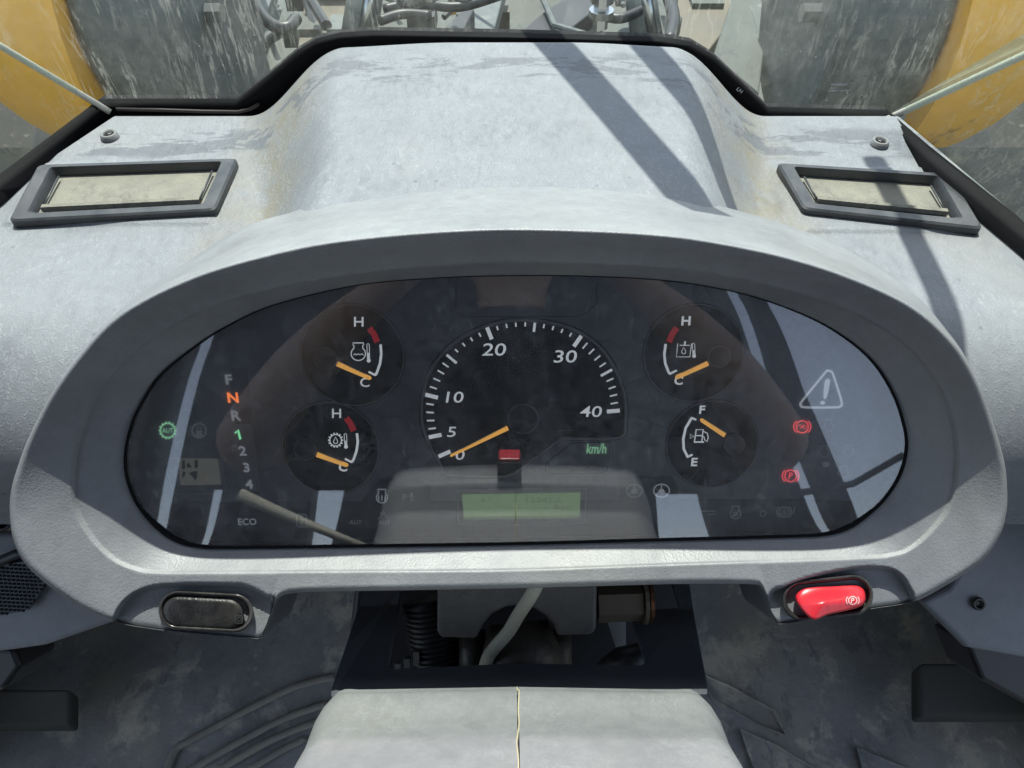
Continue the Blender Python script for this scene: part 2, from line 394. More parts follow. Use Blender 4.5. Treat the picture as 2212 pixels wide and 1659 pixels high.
CUT = [(1100 + (x - 1100) * .93, 930 + (y - 930) * .93) for x, y in S_]
def topix(p):
    d = p - CAM; dep = d.dot(FW); return CX + d.x / dep * FPX, CY - d.dot(UP) / dep * FPX
b = MB(); b.loft(rows, False)
keep = [inpoly(*topix(p), CUT) for p in b.v]                # the shell is open behind the instrument housing
def ventq(q): mx, my = sum(p[0] for p in q) / 4, sum(p[1] for p in q) / 4; return [(mx + (x - mx) * .93, my + (y - my) * .90) for x, y in q]
VQ = [ventq(VL), ventq(VR)]
keep = [k or (topix(p)[1] < 520 and any(inpoly(*topix(p), q) for q in VQ)) for k, p in zip(keep, b.v)]   # and cut out for the two vents
b.f = [f for f in b.f if not all(keep[i] for i in f)]
b.build('top_shell', M['dash'], dash)
# fixing screws in moulded lugs
def screw(px, py, r=.0062):
    c = PH(px, py, HW + .0005)
    b = MB(); n = 20
    b.loft([[c + V((math.cos(2 * math.pi * k / n) * rr, math.sin(2 * math.pi * k / n) * rr, z)) for k in range(n)] for rr, z in ((r * 2.2, -.003), (r * 1.9, .0006), (r * 1.5, .0009), (r * 1.2, -.001), (r * 1.1, -.003))])
    lug = b.build('screw_boss', M['cover'], dash)
    b = MB(); b.loft([[c + V((math.cos(2 * math.pi * k / n) * rr, math.sin(2 * math.pi * k / n) * rr, z)) for k in range(n)] for rr, z in ((r, -.003), (r, .0), (r * .8, .0009), (r * .3, .0010))], True, False, True)
    s = b.build('screw', M['screw'], dash)
    b = MB(); b.box(c + V((0, 0, .0010)), r * 1.2, .0014, .0006); b.box(c + V((0, 0, .0010)), .0014, r * 1.2, .0005); b.build('screw_slot', M['black'], s, False)
screw(234, 289, .0031); screw(1903, 304, .0031)

# air vents
def vent(q, lab):
    P = quad_h(q, HW - .0018)                       # top plane of frame
    c = sum(P, V()) / 4
    fr = bpy.data.objects.new('air_vent', None); fr.parent = dash; COL.objects.link(fr); fr.location = c - Vworld(dash); fr['label'] = lab
    def inset(dn, df, dl, dr, z):
        ex = (P[1] - P[0]).normalized(); ey = V((0, 1, 0))
        nl, nr, frr, fl = P
        def at(u, v): return (nl * (1 - u) + nr * u) * (1 - v) + (fl * (1 - u) + frr * u) * v
        wx = (nr - nl).length; wy = (fl - nl).length
        return [at(dl / wx, dn / wy) + V((0, 0, z)), at(1 - dr / wx, dn / wy) + V((0, 0, z)), at(1 - dr / wx, 1 - df / wy) + V((0, 0, z)), at(dl / wx, 1 - df / wy) + V((0, 0, z))]
    def rr(pts, k=.0045):                           # round the corners of a quad
        out = []
        for i in range(4):
            p, a, bb = pts[i], pts[i - 1], pts[(i + 1) % 4]
            u = (a - p).normalized() * k; v = (bb - p).normalized() * k
            for s in (0, .25, .5, .75, 1): out.append(p + u * (1 - s) ** 2 + v * s ** 2)
        return out
    b = MB()
    b.loft([rr(inset(-.001, -.001, -.001, -.001, -.006)), rr(inset(-.001, -.001, -.001, -.001, -.0005)), rr(inset(.0004, .0004, .0004, .0004, .0006)),
            rr(inset(.0060, .0035, .0085, .0085, .0006), .003), rr(inset(.0105, .0042, .0105, .0105, -.003), .002), rr(inset(.0112, .0046, .0115, .0115, -.012), .002)])
    b.build('vent_frame', M['ventframe'], fr, True, angle=25)
    b = MB(); a = inset(.0118, .0042, .0112, .0117, -.0050); a[2].z -= .0015; a[3].z -= .0015
    b.prism(a, V((0, 0, -.002))); b.build('flap', M['tray'], fr, False, .0004)
    nl, nr = inset(.0135, .006, .0140, .0140, -.0040)[:2]
    b = MB(); dy = V((0, .0040, 0))
    b.loft([[nl, nl + dy * .3 + V((0, 0, .0026)), nl + dy + V((0, 0, .003)), nl + dy * 1.7 + V((0, 0, -.002))], [nr, nr + dy * .3 + V((0, 0, .0026)), nr + dy + V((0, 0, .003)), nr + dy * 1.7 + V((0, 0, -.002))]], True, True, True)
    b.build('finger_lip', M['tray'], fr, False)
    e = inset(.016, .010, .0145, .0145, -.003)
    for p, q2 in ((e[0], e[3]), (e[1], e[2])):
        b = MB(); b.tube([p, q2], .0007, 8); b.build('pivot_arm', M['ventframe'], fr)
vent(VL, 'left air vent with dusty closed flap')
vent(VR, 'right air vent crossed by the shadow of an unseen added tube')

# ------------------------------------------------------------------ instrument cluster housing
CCX, CCY = 1100, 930
A_ = [(1095,491),(1300,496),(1444,506),(1560,523),(1700,553),(1836,597),(1965,657),(2052,731),(2104,809),(2145,913),(2170,1000),(2176,1069),(2173,1112),(2159,1159),(2118,1215),(2034,1270),(1972,1300),(1880,1316),(1756,1338),(1690,1348),(1676,1343),(1667,1325),(1655,1285),(1647,1270),(1632,1263),(1560,1261),(1444,1262),(1106,1271),(713,1278),(640,1281),(612,1286),(594,1300),(582,1335),(570,1368),(562,1377),(545,1379),(347,1361),(243,1342),(174,1312),(104,1264),(52,1215),(28,1163),(21,1105),(24,1060),(35,1018),(62,945),(111,851),(174,764),(243,690),(330,635),(451,584),(590,545),(713,520),(900,500)]
B_ = [(1095,569),(1270,572),(1444,581),(1570,599),(1687,625),(1800,660),(1895,704),(1970,760),(2030,840),(2060,925),(2066,1000),(2052,1085),(2010,1145),(1965,1183),(1925,1197),(1850,1203),(1444,1217),(1095,1229),(713,1232),(451,1234),(340,1234),(290,1226),(243,1203),(200,1160),(167,1100),(160,1035),(170,960),(205,866),(278,776),(347,722),(451,668),(590,626),(768,594),(940,577)]
C_ = [(1095,596),(1270,597),(1444,607),(1583,630),(1687,661),(1791,708),(1878,774),(1930,851),(1956,930),(1957,983),(1940,1035),(1905,1085),(1861,1125),(1825,1146),(1780,1157),(1700,1161),(1444,1168),(1106,1177),(768,1182),(500,1185),(434,1183),(385,1172),(340,1143),(300,1095),(276,1040),(270,990),(280,930),(302,878),(347,811),(417,753),(486,708),(590,660),(768,617),(940,601)]
NA = 2400
A, B, C, S = [star(c, CCX, CCY, NA) for c in (A_, B_, C_, S_)]
for i in range(NA):                              # below the waist the shell follows the rim
    k = smooth((A[i][1] - 900) / 150)
    S[i] = (lerp(S[i][0], CCX + (A[i][0] - CCX) * .985, k), lerp(S[i][1], CCY + (A[i][1] - CCY) * .985, k))
def hood(py): return smooth((1130 - py) / 650)
def zA(py): return .067 * hood(py)
def zB(py): return .050 * hood(py) - .001
ARCH_L = catmull([(244,1345),(262,1305),(300,1276),(360,1263),(500,1262),(540,1268),(575,1286),(594,1302),(640,1420),(240,1420)], True, 6)
ARCH_R = catmull([(1660,1290),(1700,1265),(1760,1244),(1840,1228),(1910,1226),(1945,1240),(1965,1268),(1974,1302),(1960,1420),(1650,1420)], True, 6)
def pdist(x, y, P):
    d = 1e9
    for i in range(len(P)):
        x0, y0 = P[i - 1]; x1, y1 = P[i]; dx, dy = x1 - x0, y1 - y0
        t = max(0, min(1, ((x - x0) * dx + (y - y0) * dy) / max(1e-9, dx * dx + dy * dy)))
        d = min(d, math.hypot(x - x0 - t * dx, y - y0 - t * dy))
    return d
def recess(px, py):
    if py < 1215: return 0
    for P in (ARCH_L, ARCH_R):
        if P[0][0] - 60 < px < P[0][0] + 460:
            d = pdist(px, py, P); s = d if inpoly(px, py, P) else -d
            if s > -5: return .007 * smooth((s + 3) / 9)
    return 0
def pl(a, b_, t): return (lerp(a[0], b_[0], t), lerp(a[1], b_[1], t))
cluster = thing('instrument_cluster', 'oval grey instrument housing with round gauges behind a clear dusty lens', 'instrument panel', PZ(1106, 900, -.06))
rings = []
# underside and outer shell
rings.append([PZ(*pl((CCX, CCY), S[i], .90), -.115) for i in range(NA)])
rings.append([PZ(*pl((CCX, CCY), S[i], .975), -.09) for i in range(NA)])
def zS(py): return lerp(-.024, -.062, smooth((py - 400) / 180))
for t in (0, .12, .25, .4, .55, .7, .82, .90, .96):
    ring = []
    for i in range(NA):
        q = pl(S[i], A[i], t); z0, z1 = zS(S[i][1]), zA(A[i][1]) - .0045
        ring.append(PZ(*q, lerp(z0, z1, 1 - (1 - t) ** 1.25 if t else 0)))
    rings.append(ring)
NR = 34
for k in range(NR + 1):
    t = (k / NR); ring = []
    for i in range(NA):
        wpx = math.hypot(A[i][0] - B[i][0], A[i][1] - B[i][1])
        q = pl(A[i], B[i], t)
        z = lerp(zA(A[i][1]), zB(B[i][1]), smooth(t) * .4 + t * .6)
        s = t * wpx; r0 = 14
        if s < r0: z -= .0042 * (1 - math.sqrt(max(0, 1 - (1 - s / r0) ** 2)))
        s = (1 - t) * wpx
        if s < 8: z -= .0018 * (1 - math.sqrt(max(0, 1 - (1 - s / 8) ** 2)))
        z -= recess(*q)
        ring.append(PZ(*q, z))
    rings.append(ring)
def lensP(px, py, off=0):
    return PP(px, py, LENS0 + NF * off, NF)
BW = [PZ(*B[i], zB(B[i][1]) - .0018) for i in range(NA)]
CW = [lensP(*C[i], .0) for i in range(NA)]
for t in (.06, .2, .4, .6, .8, .92, 1):
    rings.append([BW[i].lerp(CW[i], t) + (UP * -.001 if False else V()) for i in range(NA)])
CI = [PP(*pl(C[i], (CCX, CCY), -.004), FACE0 - NF * .004, NF) for i in range(NA)]
b = MB(); b.loft(rings); b.build('housing', M['housing'], cluster)
b = MB(); b.loft([[CW[i] - NF * .0005 for i in range(NA)], CI]); b.build('inner_wall', M['face'], cluster)
# gasket round the lens
GI = [lensP(*pl(C[i], (CCX, CCY), .0025 + .0135 * smooth((C[i][1] - 1080) / 80)), .0009) for i in range(NA)]
GO = [lensP(*pl(C[i], (CCX, CCY), -.0035), .0004) for i in range(NA)]
b = MB(); b.loft([GO, [GO[i].lerp(GI[i], .4) + NF * .001 for i in range(NA)], GI, [p - NF * .003 for p in GI]]); b.build('lens_gasket', M['blackrub'], cluster)
# lens: flat in the middle, rolling off slightly to the rim
def lens_ring(u):
    return [lensP(*pl((1106, 900), C[i], u), .0004) - NF * (.0002 * u ** 8) for i in range(0, NA, 4)]
b = MB(); us = [.02, .25, .45, .6, .7, .78, .85, .9, .94, .97, .999]
b.loft([lens_ring(u) for u in us], True, True); lens = b.build('lens', M['lens'], cluster)
# dial plate
b = MB(); fp = [PP(*pl(C[i], (CCX, CCY), -.01), FACE0, NF) for i in range(0, NA, 8)]
b.add(fp, [tuple(range(len(fp)))]); b.build('dial_plate', M['face'], cluster, False)

# ------------------------------------------------------------------ printed marks on the dial plate (flat print)
FONT = {}
def glyph(s, bold=.02):
    k = (s, bold)
    if k in FONT: return FONT[k]
    cu = bpy.data.curves.new('tmp', 'FONT'); cu.body = s; cu.offset = bold; cu.resolution_u = 3; cu.size = 1
    o = bpy.data.objects.new('tmp', cu); COL.objects.link(o)
    dg = bpy.context.evaluated_depsgraph_get(); me = bpy.data.meshes.new_from_object(o.evaluated_get(dg))
    vs = [(v.co.x, v.co.y) for v in me.vertices]; fs = [tuple(p.vertices) for p in me.polygons]
    bpy.data.objects.remove(o); bpy.data.curves.remove(cu); bpy.data.meshes.remove(me)
    x0, x1 = min(v[0] for v in vs), max(v[0] for v in vs); y0, y1 = min(v[1] for v in vs), max(v[1] for v in vs)
    cap = y1 - y0
    FONT[k] = ([((x - (x0 + x1) / 2) / cap, (y - (y0 + y1) / 2) / cap) for x, y in vs], fs); return FONT[k]
class Print:
    """flat marks laid out on a plane; coordinates as in the photo, mapped onto the real plane"""
    def __init__(s, off=.0004, fn=None): s.b = MB(); s.fn = fn or (lambda x, y: F(x, y, off))
    def poly(s, pts): s.b.add([s.fn(*p) for p in pts], [tuple(range(len(pts)))]); return s
    def text(s, txt, cx, cy, h, xs=1.0, shear=0, rot=0, bold=.02, vs=0):
        vv, fs = glyph(txt, bold); c, n = math.cos(R(rot)), math.sin(R(rot)); out = []
        for u, v in vv:
            x = (u * xs + v * shear) * h; y = -v * h + vs * u * h
            out.append(s.fn(cx + x * c + y * n, cy - x * n + y * c))
        s.b.add(out, fs); return s
    def line(s, pts, wd, closed=False):
        n = len(pts); l, r = [], []
        for i in range(n):
            p0 = pts[i - 1] if (i or closed) else pts[0]; p1 = pts[(i + 1) % n] if (i < n - 1 or closed) else pts[-1]
            dx, dy = p1[0] - p0[0], p1[1] - p0[1]; m = math.hypot(dx, dy) or 1
            nx, ny = -dy / m * wd / 2, dx / m * wd / 2
            l.append(s.fn(pts[i][0] + nx, pts[i][1] + ny)); r.append(s.fn(pts[i][0] - nx, pts[i][1] - ny))
        s.b.loft([l, r], closed); return s
    def arc(s, cx, cy, rx, ry, a0, a1, wd, n=24):
        return s.line([(cx + rx * math.cos(R(lerp(a0, a1, i / n))), cy - ry * math.sin(R(lerp(a0, a1, i / n)))) for i in range(n + 1)], wd)
    def circle(s, cx, cy, r, wd, ry=None):
        ry = ry or r; n = 32
        return s.line([(cx + r * math.cos(2 * math.pi * i / n), cy - ry * math.sin(2 * math.pi * i / n)) for i in range(n)], wd, True)
    def disc(s, cx, cy, r, ry=None):
        ry = ry or r; n = 24
        return s.poly([(cx + r * math.cos(2 * math.pi * i / n), cy - ry * math.sin(2 * math.pi * i / n)) for i in range(n)])
    def gear(s, cx, cy, r, teeth=12, wd=3, tl=5):
        s.circle(cx, cy, r, wd)
        for i in range(teeth):
            a = 2 * math.pi * i / teeth; c, n = math.cos(a), math.sin(a)
            s.line([(cx + (r) * c, cy + (r) * n), (cx + (r + tl) * c, cy + (r + tl) * n)], tl * .8)
        return s
    def rrect(s, x0, y0, x1, y1, r, wd=None, sk_=0):
        pts = []
        for (ccx, ccy, a) in ((x1 - r, y0 + r, 90), (x0 + r, y0 + r, 180), (x0 + r, y1 - r, 270), (x1 - r, y1 - r, 360)):
            for i in range(7):
                an = R(a - 90 + 90 * i / 6) if False else R(a - 90 + 15 * i)
                y = ccy - r * math.sin(an); pts.append((ccx + r * math.cos(an) + sk_ * (y - y0), y))
        return s.line(pts, wd, True) if wd else s.poly(pts)
    def drop(s, cx, cy, h, wd):
        pts = [(cx, cy - h)] + [(cx + h * .55 * math.cos(R(a)), cy + h * .25 - h * .55 * math.sin(R(a))) for a in range(30, -211, -20)]
        return s.line(pts, wd, True)
    def thermo(s, cx, y0, y1, wd=2):
        s.line([(cx - 2.6, y0 + 2), (cx, y0), (cx + 2.6, y0 + 2), (cx + 3.6, y1 - 7), (cx - 1.4, y1 - 7)], 1.5, True)
        s.line([(cx + .6, (y0 + y1) / 2), (cx + 1.2, y1 - 4)], 3.0); return s.disc(cx + 1.4, y1 - 3, 4.2)
    def engine(s, cx, cy, r, wd=2.2):
        n = 24; pts = [(cx + r * math.sin(R(lerp(38, 322, i / n))), cy - r * .95 * math.cos(R(lerp(38, 322, i / n)))) for i in range(n + 1)]
        pts += [(cx - r * .62, cy - r * 1.2), (cx - r * .75, cy - r * 1.2), (cx - r * .75, cy - r * 1.5), (cx + r * .75, cy - r * 1.5), (cx + r * .75, cy - r * 1.2), (cx + r * .62, cy - r * 1.2)]
        return s.line(pts, wd, True)
    def build(s, name, mat, parent): return s.b.build(name, M[mat], parent, False)

# gauges: real circles on the tilted plate
EX = RT.copy(); EY = NF.cross(EX).normalized()
def circ(c, r, off, n=72, a0=0, a1=360):
    return [c + NF * off + EX * (r * math.cos(R(lerp(a0, a1, i / n)))) + EY * (r * math.sin(R(lerp(a0, a1, i / n)))) for i in range(n)]
def gauge(cx, cy, rpx, lab):
    c = F(cx, cy); r = rpx * (c - CAM).dot(FW) / FPX
    g = MB(); g.add(circ(c, r, .0006), [tuple(range(72))]); o = g.build('gauge', M['dial'], cluster, False, label=lab)
    b = MB(); b.loft([circ(c, r * q, z) for q, z in ((.985, .0006), (.990, .0016), (1.003, .0018), (1.012, .0006))]); b.build('rim', M['ring'], o)
    b = MB(); b.loft([circ(c, r * q, z) for q, z in ((1.014, .00055), (1.030, .00055))]); b.build('groove', M['ringdark'], o)
    return o
def needle(o, hub, hr, p0, p1, w0, w1, hoff=.0042):
    """hub disc and pointer standing above the dial"""
    hc = F(*hub); r = hr * (hc - CAM).dot(FW) / FPX
    hc = PP(hub[0], hub[1], FACE0 + NF * hoff, NF) - NF * hoff
    b = MB(); b.loft([circ(hc, r * q, z, 40) for q, z in ((.97, .0008), (1, hoff - .001), (.985, hoff - .0002), (.94, hoff))], True, False, True)
    b.build('needle_hub', M['hub'], o, True, angle=40)
    b = MB(); b.loft([circ(hc, r * q, z, 40) for q, z in ((.985, hoff - .0002), (.965, hoff + .0003), (.93, hoff + .0001))]); b.build('hub_edge', M['ring'], o)
    fn = lambda x, y: PP(x, y, FACE0 + NF * (hoff - .0012), NF)
    dx, dy = p1[0] - p0[0], p1[1] - p0[1]; m = math.hypot(dx, dy); nx, ny = -dy / m, dx / m; ux, uy = dx / m, dy / m
    a = [(p0[0] + nx * w0, p0[1] + ny * w0), (p1[0] + nx * w1 - ux * w1, p1[1] + ny * w1 - uy * w1), (p1[0], p1[1]), (p1[0] - nx * w1 - ux * w1, p1[1] - ny * w1 - uy * w1), (p0[0] - nx * w0, p0[1] - ny * w0)]
    b = MB(); b.prism([fn(*q) for q in a], NF * -.0012); b.build('needle', M['needle'], o, False)
    s = -1 if ny > 0 else 1
    pr = Print(fn=lambda x, y: PP(x, y, FACE0 + NF * (hoff - .0011), NF))
    e0 = (p0[0] + s * nx * (w0 + 1.3), p0[1] + s * ny * (w0 + 1.3)); e1 = (lerp(p0[0], p1[0], .8) + s * nx * (lerp(w0, w1, .8) + .7), lerp(p0[1], p1[1], .8) + s * ny * (lerp(w0, w1, .8) + .7))
    pr.line([e0, e1], 1.4); pr.build('needle_edge', 'needleedge', o)
WL = 5.5
g1 = gauge(762, 768, 111, 'engine coolant temperature gauge with red H zone')
Print(.0010).text('H', 775, 695, 21, 1.15, 0, 0, .012).build('scale_letter', 'white', g1); Print(.0010).text('C', 788, 826, 20, 1.15, 0, 0, .012).build('scale_letter', 'white', g1)
Print(.0010).line([(798,709),(808,722),(815,739)], 13).build('red_zone', 'red', g1)
Print(.0010).line([(822,744),(823.5,765),(821,785),(814,805),(811,810)], WL).line([(812,811),(796,803)], 4.5).build('scale_arc', 'white', g1)
Print(.0010).engine(774, 764, 15.5, 2.2).line([(764,767),(767,764),(770,767),(774,764),(778,767),(781,764),(785,767)], 2).thermo(795, 742, 782).build('symbol', 'white', g1)
needle(g1, (702, 775), 26, (728, 786), (802, 819), 5.2, 3.6)
g2 = gauge(715, 968, 104, 'transmission oil temperature gauge below the coolant gauge')
Print(.0010).text('H', 727, 893, 20, 1.15, 0, 0, .012).build('scale_letter', 'white', g2); Print(.0010).text('C', 741, 1009, 19, 1.1, .05, 0, .03).build('scale_letter', 'white', g2)
Print(.0010).line([(748,903),(757,915),(764,931)], 13).build('red_zone', 'red', g2)
Print(.0010).line([(771,936),(773,955),(770,975),(764,992),(760,998)], WL).line([(761,999),(745,991)], 4.5).build('scale_arc', 'white', g2)
Print(.0010).gear(725, 951, 12.5, 14, 2.2, 4).drop(725, 952, 8, 1.7).thermo(746, 936, 968).build('symbol', 'white', g2)
needle(g2, (659, 971), 24.5, (684, 982), (752, 1007), 5.2, 3.6)
g3 = gauge(1497, 763, 107, 'hydraulic oil temperature gauge on the right')
Print(.0010).text('H', 1482, 693, 20, 1.15, .08, 0, .03).build('scale_letter', 'white', g3); Print(.0010).text('C', 1466, 822, 19, 1.1, .1, 0, .03).build('scale_letter', 'white', g3)
Print(.0010).line([(1462,708),(1452,722),(1445,739)], 13).build('red_zone', 'red', g3)
Print(.0010).line([(1438,743),(1435,765),(1437,785),(1444,803),(1447,808)], WL).line([(1446,808),(1462,800)], 4.5).build('scale_arc', 'white', g3)
Print(.0010).line([(1464,742),(1461,771),(1490,771),(1494,742)], 2).line([(1468,746),(1490,746)], 2).line([(1480,737),(1479,746)], 4).drop(1477, 758, 8, 1.6).thermo(1498, 741, 772).build('symbol', 'white', g3)
needle(g3, (1554, 771), 24, (1530, 785), (1459, 817), 5.0, 4.2)
g4 = gauge(1537, 959, 98, 'fuel gauge reading near full')
Print(.0010).text('F', 1517, 885, 18, 1.2, .12, 0, .03).build('scale_letter', 'white', g4); Print(.0010).text('E', 1500, 998, 18, 1.2, .12, 0, .03).build('scale_letter', 'white', g4)
Print(.0010).line([(1494,903),(1481,925),(1476,948),(1477,970),(1486,988)], WL).line([(1493,902),(1504,907)], 4.5).line([(1485,987),(1496,982)], 4.5).build('scale_arc', 'white', g4)
Print(.0010).line([(1504,928),(1519,928),(1516,954),(1500,954)], 2.8, True).line([(1502,941),(1517,941)], 2.6).line([(1499,955),(1521,955)], 2.8).line([(1520,932),(1528,936),(1530,945),(1527,954),(1522,950),(1521,944),(1518,943)], 2.2).line([(1491,938),(1499,943),(1491,947)], 1.6, True).build('symbol', 'white', g4)
needle(g4, (1587, 961), 22, (1566, 941), (1513, 906), 4.6, 4.0)

# speedometer
sp_out = [(1350,930),(1352,880),(1345,840),(1325,790),(1290,745),(1240,712),(1185,696),(1130,691),(1075,697),(1020,717),(970,750),(932,797),(914,850),(911,890),(914,925),(930,965),(950,1000),(958,1018),(968,1027)]
sp_pts = catmull(sp_out, False, 6) + [(1090,1030),(1112,1022),(1200,955),(1212,948),(1330,946),(1342,943),(1349,937)]
g5 = MB(); g5.add([F(x, y, .0006) for x, y in sp_pts], [tuple(range(len(sp_pts)))]); g5 = g5.build('speedometer', M['dial'], cluster, False, label='large centre speedometer marked 0 to 40 km/h')
def rimline(pts, parent, closed=True, w1=.0009):
    b = MB(); pp = [F(x, y, .0012) for x, y in pts]
    if closed: pp.append(pp[0])
    b.tube(pp, w1, 6, False); return b.build('rim', M['ring'], parent)
rimline(sp_pts, g5)
Print(.0007).line([(x + (4 if x > 1130 else -4) * (1 if y < 940 else .3), y - (3 if y < 800 else -3)) for x, y in sp_pts], 3.2, True).build('groove', 'ringdark', g5)
TK = [(204,186),(191,193.6),(166,203.7),(140,201.6),(111.5,198.9),(83,199.6),(55,205),(29,206),(5,195.7)]
pr = Print(.0010)
def tick(a, r, ln, wd):
    c, n = math.cos(R(a)), -math.sin(R(a)); x, y = 1130 + r * c, 905 + r * n
    pr.line([(x - c * ln / 2, y - n * ln / 2), (x + c * ln / 2, y + n * ln / 2)], wd)
for i, (a, r) in enumerate(TK):
    tick(a, r, 28 if i != 5 else 20, 8.5 if i not in (5, 3, 7) else 5.5)
    if 0 < i < 8:
        for k in range(1, 5):
            t = k / 5; tick(lerp(a, TK[i + 1][0], t), lerp(r, TK[i + 1][1], t) + (5 if 3 <= i <= 5 else 2), 9 if 3 <= i <= 5 else 16, 3.4)
pr.build('tick_marks', 'white', g5)
for s, x, y, h, xs in (('0', 994, 983, 21, 1.45), ('5', 976, 933, 22, 1.4), ('10', 983, 858, 24, 1.4), ('20', 1068, 755, 27, 1.4), ('30', 1222, 770, 27, 1.4), ('40', 1277, 889, 24, 1.42)):
    Print(.0010).text(s, x, y, h, xs, .16, 0, .006).build('numeral', 'white', g5)
needle(g5, (1130, 905), 34, (1097, 925), (972, 986), 4.6, 2.2)
# shallow well edge at the bottom right of the dial
Print(.0008).line([(1345,850),(1335,925),(1180,932)], 1.5).build('well_edge', 'ringdark', g5)

# plate features and telltales
Print(.0005).rrect(494, 796, 534, 1082, 6, None, .10).build('gear_strip', 'strip', cluster)
Print(.0006).rrect(500, 916, 545, 1062, 7, None, .13).build('range_panel', 'dimmer', cluster)
Print(.0005).poly([(400,1084),(760,1084),(1450,1078),(1740,1078),(1840,1082),(1850,1130),(1780,1150),(1100,1160),(420,1165),(360,1130)]).build('telltale_strip', 'strip', cluster)
Print(.0007).poly([(820,1035),(900,1035),(930,1050),(930,1084),(780,1084)]).build('lamp_panel', 'strip', cluster)
Print(.0007).poly([(1336,1032),(1452,1030),(1466,1052),(1464,1078),(1340,1080)]).build('lamp_panel', 'strip', cluster)
# top lamp panel outline with high-beam symbol
Print(.0006).line([(985,612),(985,668),(1003,684),(1250,684),(1268,676),(1289,655),(1290,612)], 1.6).build('panel_outline', 'ringdark', cluster)
Print(.0006).line([(1120,644),(1140,644),(1150,652),(1140,663),(1120,663)], 2).line([(1100,648),(1115,648)], 1.6).line([(1100,655),(1115,655)], 1.6).line([(1100,662),(1115,662)], 1.6).build('high_beam_symbol', 'dimmer', cluster)
for x, s in ((1040, -1), (1215, 1)):
    Print(.0006).poly([(x + s * 14, 655), (x, 646), (x, 651), (x - s * 12, 651), (x - s * 12, 659), (x, 659), (x, 664)]).build('turn_symbol', 'dimmer', cluster)
Print(.0006).line([(1318,955),(1235,957),(1200,985),(1180,1000),(1178,1018),(1186,1024),(1300,1022),(1312,1016),(1316,990)], 1.6, True).build('panel_outline', 'ringdark', cluster)
Print(.0008).text('km/h', 1289, 969, 22, .72, .12, 0, .012).build('speed_unit', 'greensoft', cluster)
Print(.0008).text('MPH', 1290, 1008, 13, 1.1, 0, 0, .01).text('r/min', 1215, 1008, 11, 1.1, 0, 0, .0).text('x100', 1212, 995, 9, 1.1, 0, 0, .0).build('dim_units', 'dimmer', cluster)
for s, x, y, h, m in (('F', 494, 820, 22, 'grey'), ('N', 503, 859, 22, 'orange'), ('R', 510, 898, 22, 'grey'), ('2', 524, 974, 21, 'grey'), ('3', 532, 1010, 21, 'grey'), ('4', 538, 1046, 20, 'grey')):
    Print(.0009).text(s, x, y, h, 1.15, -.14, 0, .03).build('gear_letter', m, cluster)
Print(.0009).gear(362, 930, 15.5, 14, 3.6, 4).text('AUT', 362, 930, 10, .85, 0, 0, .01).build('auto_gear_symbol', 'greensoft', cluster)
Print(.0009).gear(430, 930, 14.5, 14, 3, 4).rrect(424, 930, 437, 942, 2).arc(430, 930, 5, 8, 0, 180, 2).build('locked_gear_symbol', 'dim', cluster)
Print(.0009).gear(408, 876, 9, 12, 2, 3).line([(425,865),(436,882)], 2).line([(436,866),(426,886)], 2).build('range_symbol', 'dimmer', cluster)
Print(.0009).text('ECO', 534, 1127, 14, 1.05, -.05, 0, .008).build('eco_lamp', 'grey', cluster)
Print(.0009).rrect(641, 1111, 662, 1138, 4, 2).text('F', 652, 1118, 9, 1).text('R', 652, 1131, 8, 1).build('direction_symbol', 'dim', cluster)
Print(.0009).engine(825, 1075, 12, 2.2).line([(818,1070),(818,1082)], 2.5).line([(825,1070),(825,1082)], 2.5).line([(832,1070),(832,1082)], 2.5).build('preheat_symbol', 'grey', cluster)
Print(.0009).text('P', 874, 1074, 14, 1, 0, 0, .01).disc(889, 1067, 3).line([(889,1068),(889,1076)], 4).line([(883,1072),(895,1072)], 2).line([(886,1083),(889,1076),(893,1083)], 2).build('person_symbol', 'dim', cluster)
Print(.0009).text('AUT', 768, 1128, 9, 1.1).text('AUT', 830, 1129, 9, 1.1).line([(816,1122),(828,1110),(840,1122)], 2).line([(820,1112),(828,1105),(836,1112)], 2).build('fan_symbols', 'dim', cluster)
for x in (1370, 1429):
    Print(.0009).circle(x, 1060, 17, 2.6, 14).disc(x, 1062, 7, 6).line([(x, 1062), (x, 1048)], 2.5).line([(x, 1062), (x - 13, 1068)], 2.5).line([(x, 1062), (x + 13, 1068)], 2.5).build('steering_symbol', 'grey' if x > 1400 else 'dim', cluster)
Print(.0009).engine(1589, 1110, 11, 2).circle(1589, 1110, 4, 2).line([(1580,1119),(1598,1102)], 2).line([(1515,1104),(1545,1104),(1543,1111),(1530,1112)], 2).build('filter_symbol', 'dim', cluster)
Print(.0009).circle(1694, 1106, 11, 2).drop(1694, 1106, 6, 1.5).arc(1694, 1106, 16, 15, 130, 230, 2).arc(1694, 1106, 16, 15, -50, 50, 2).line([(1716,1096),(1714,1110)], 2).circle(1648, 1110, 6, 1.5).build('brake_oil_symbol', 'dim', cluster)
Print(.0009).line([(508,936),(514,929),(519,949)], 4.6).build('gear_letter', 'green', cluster)
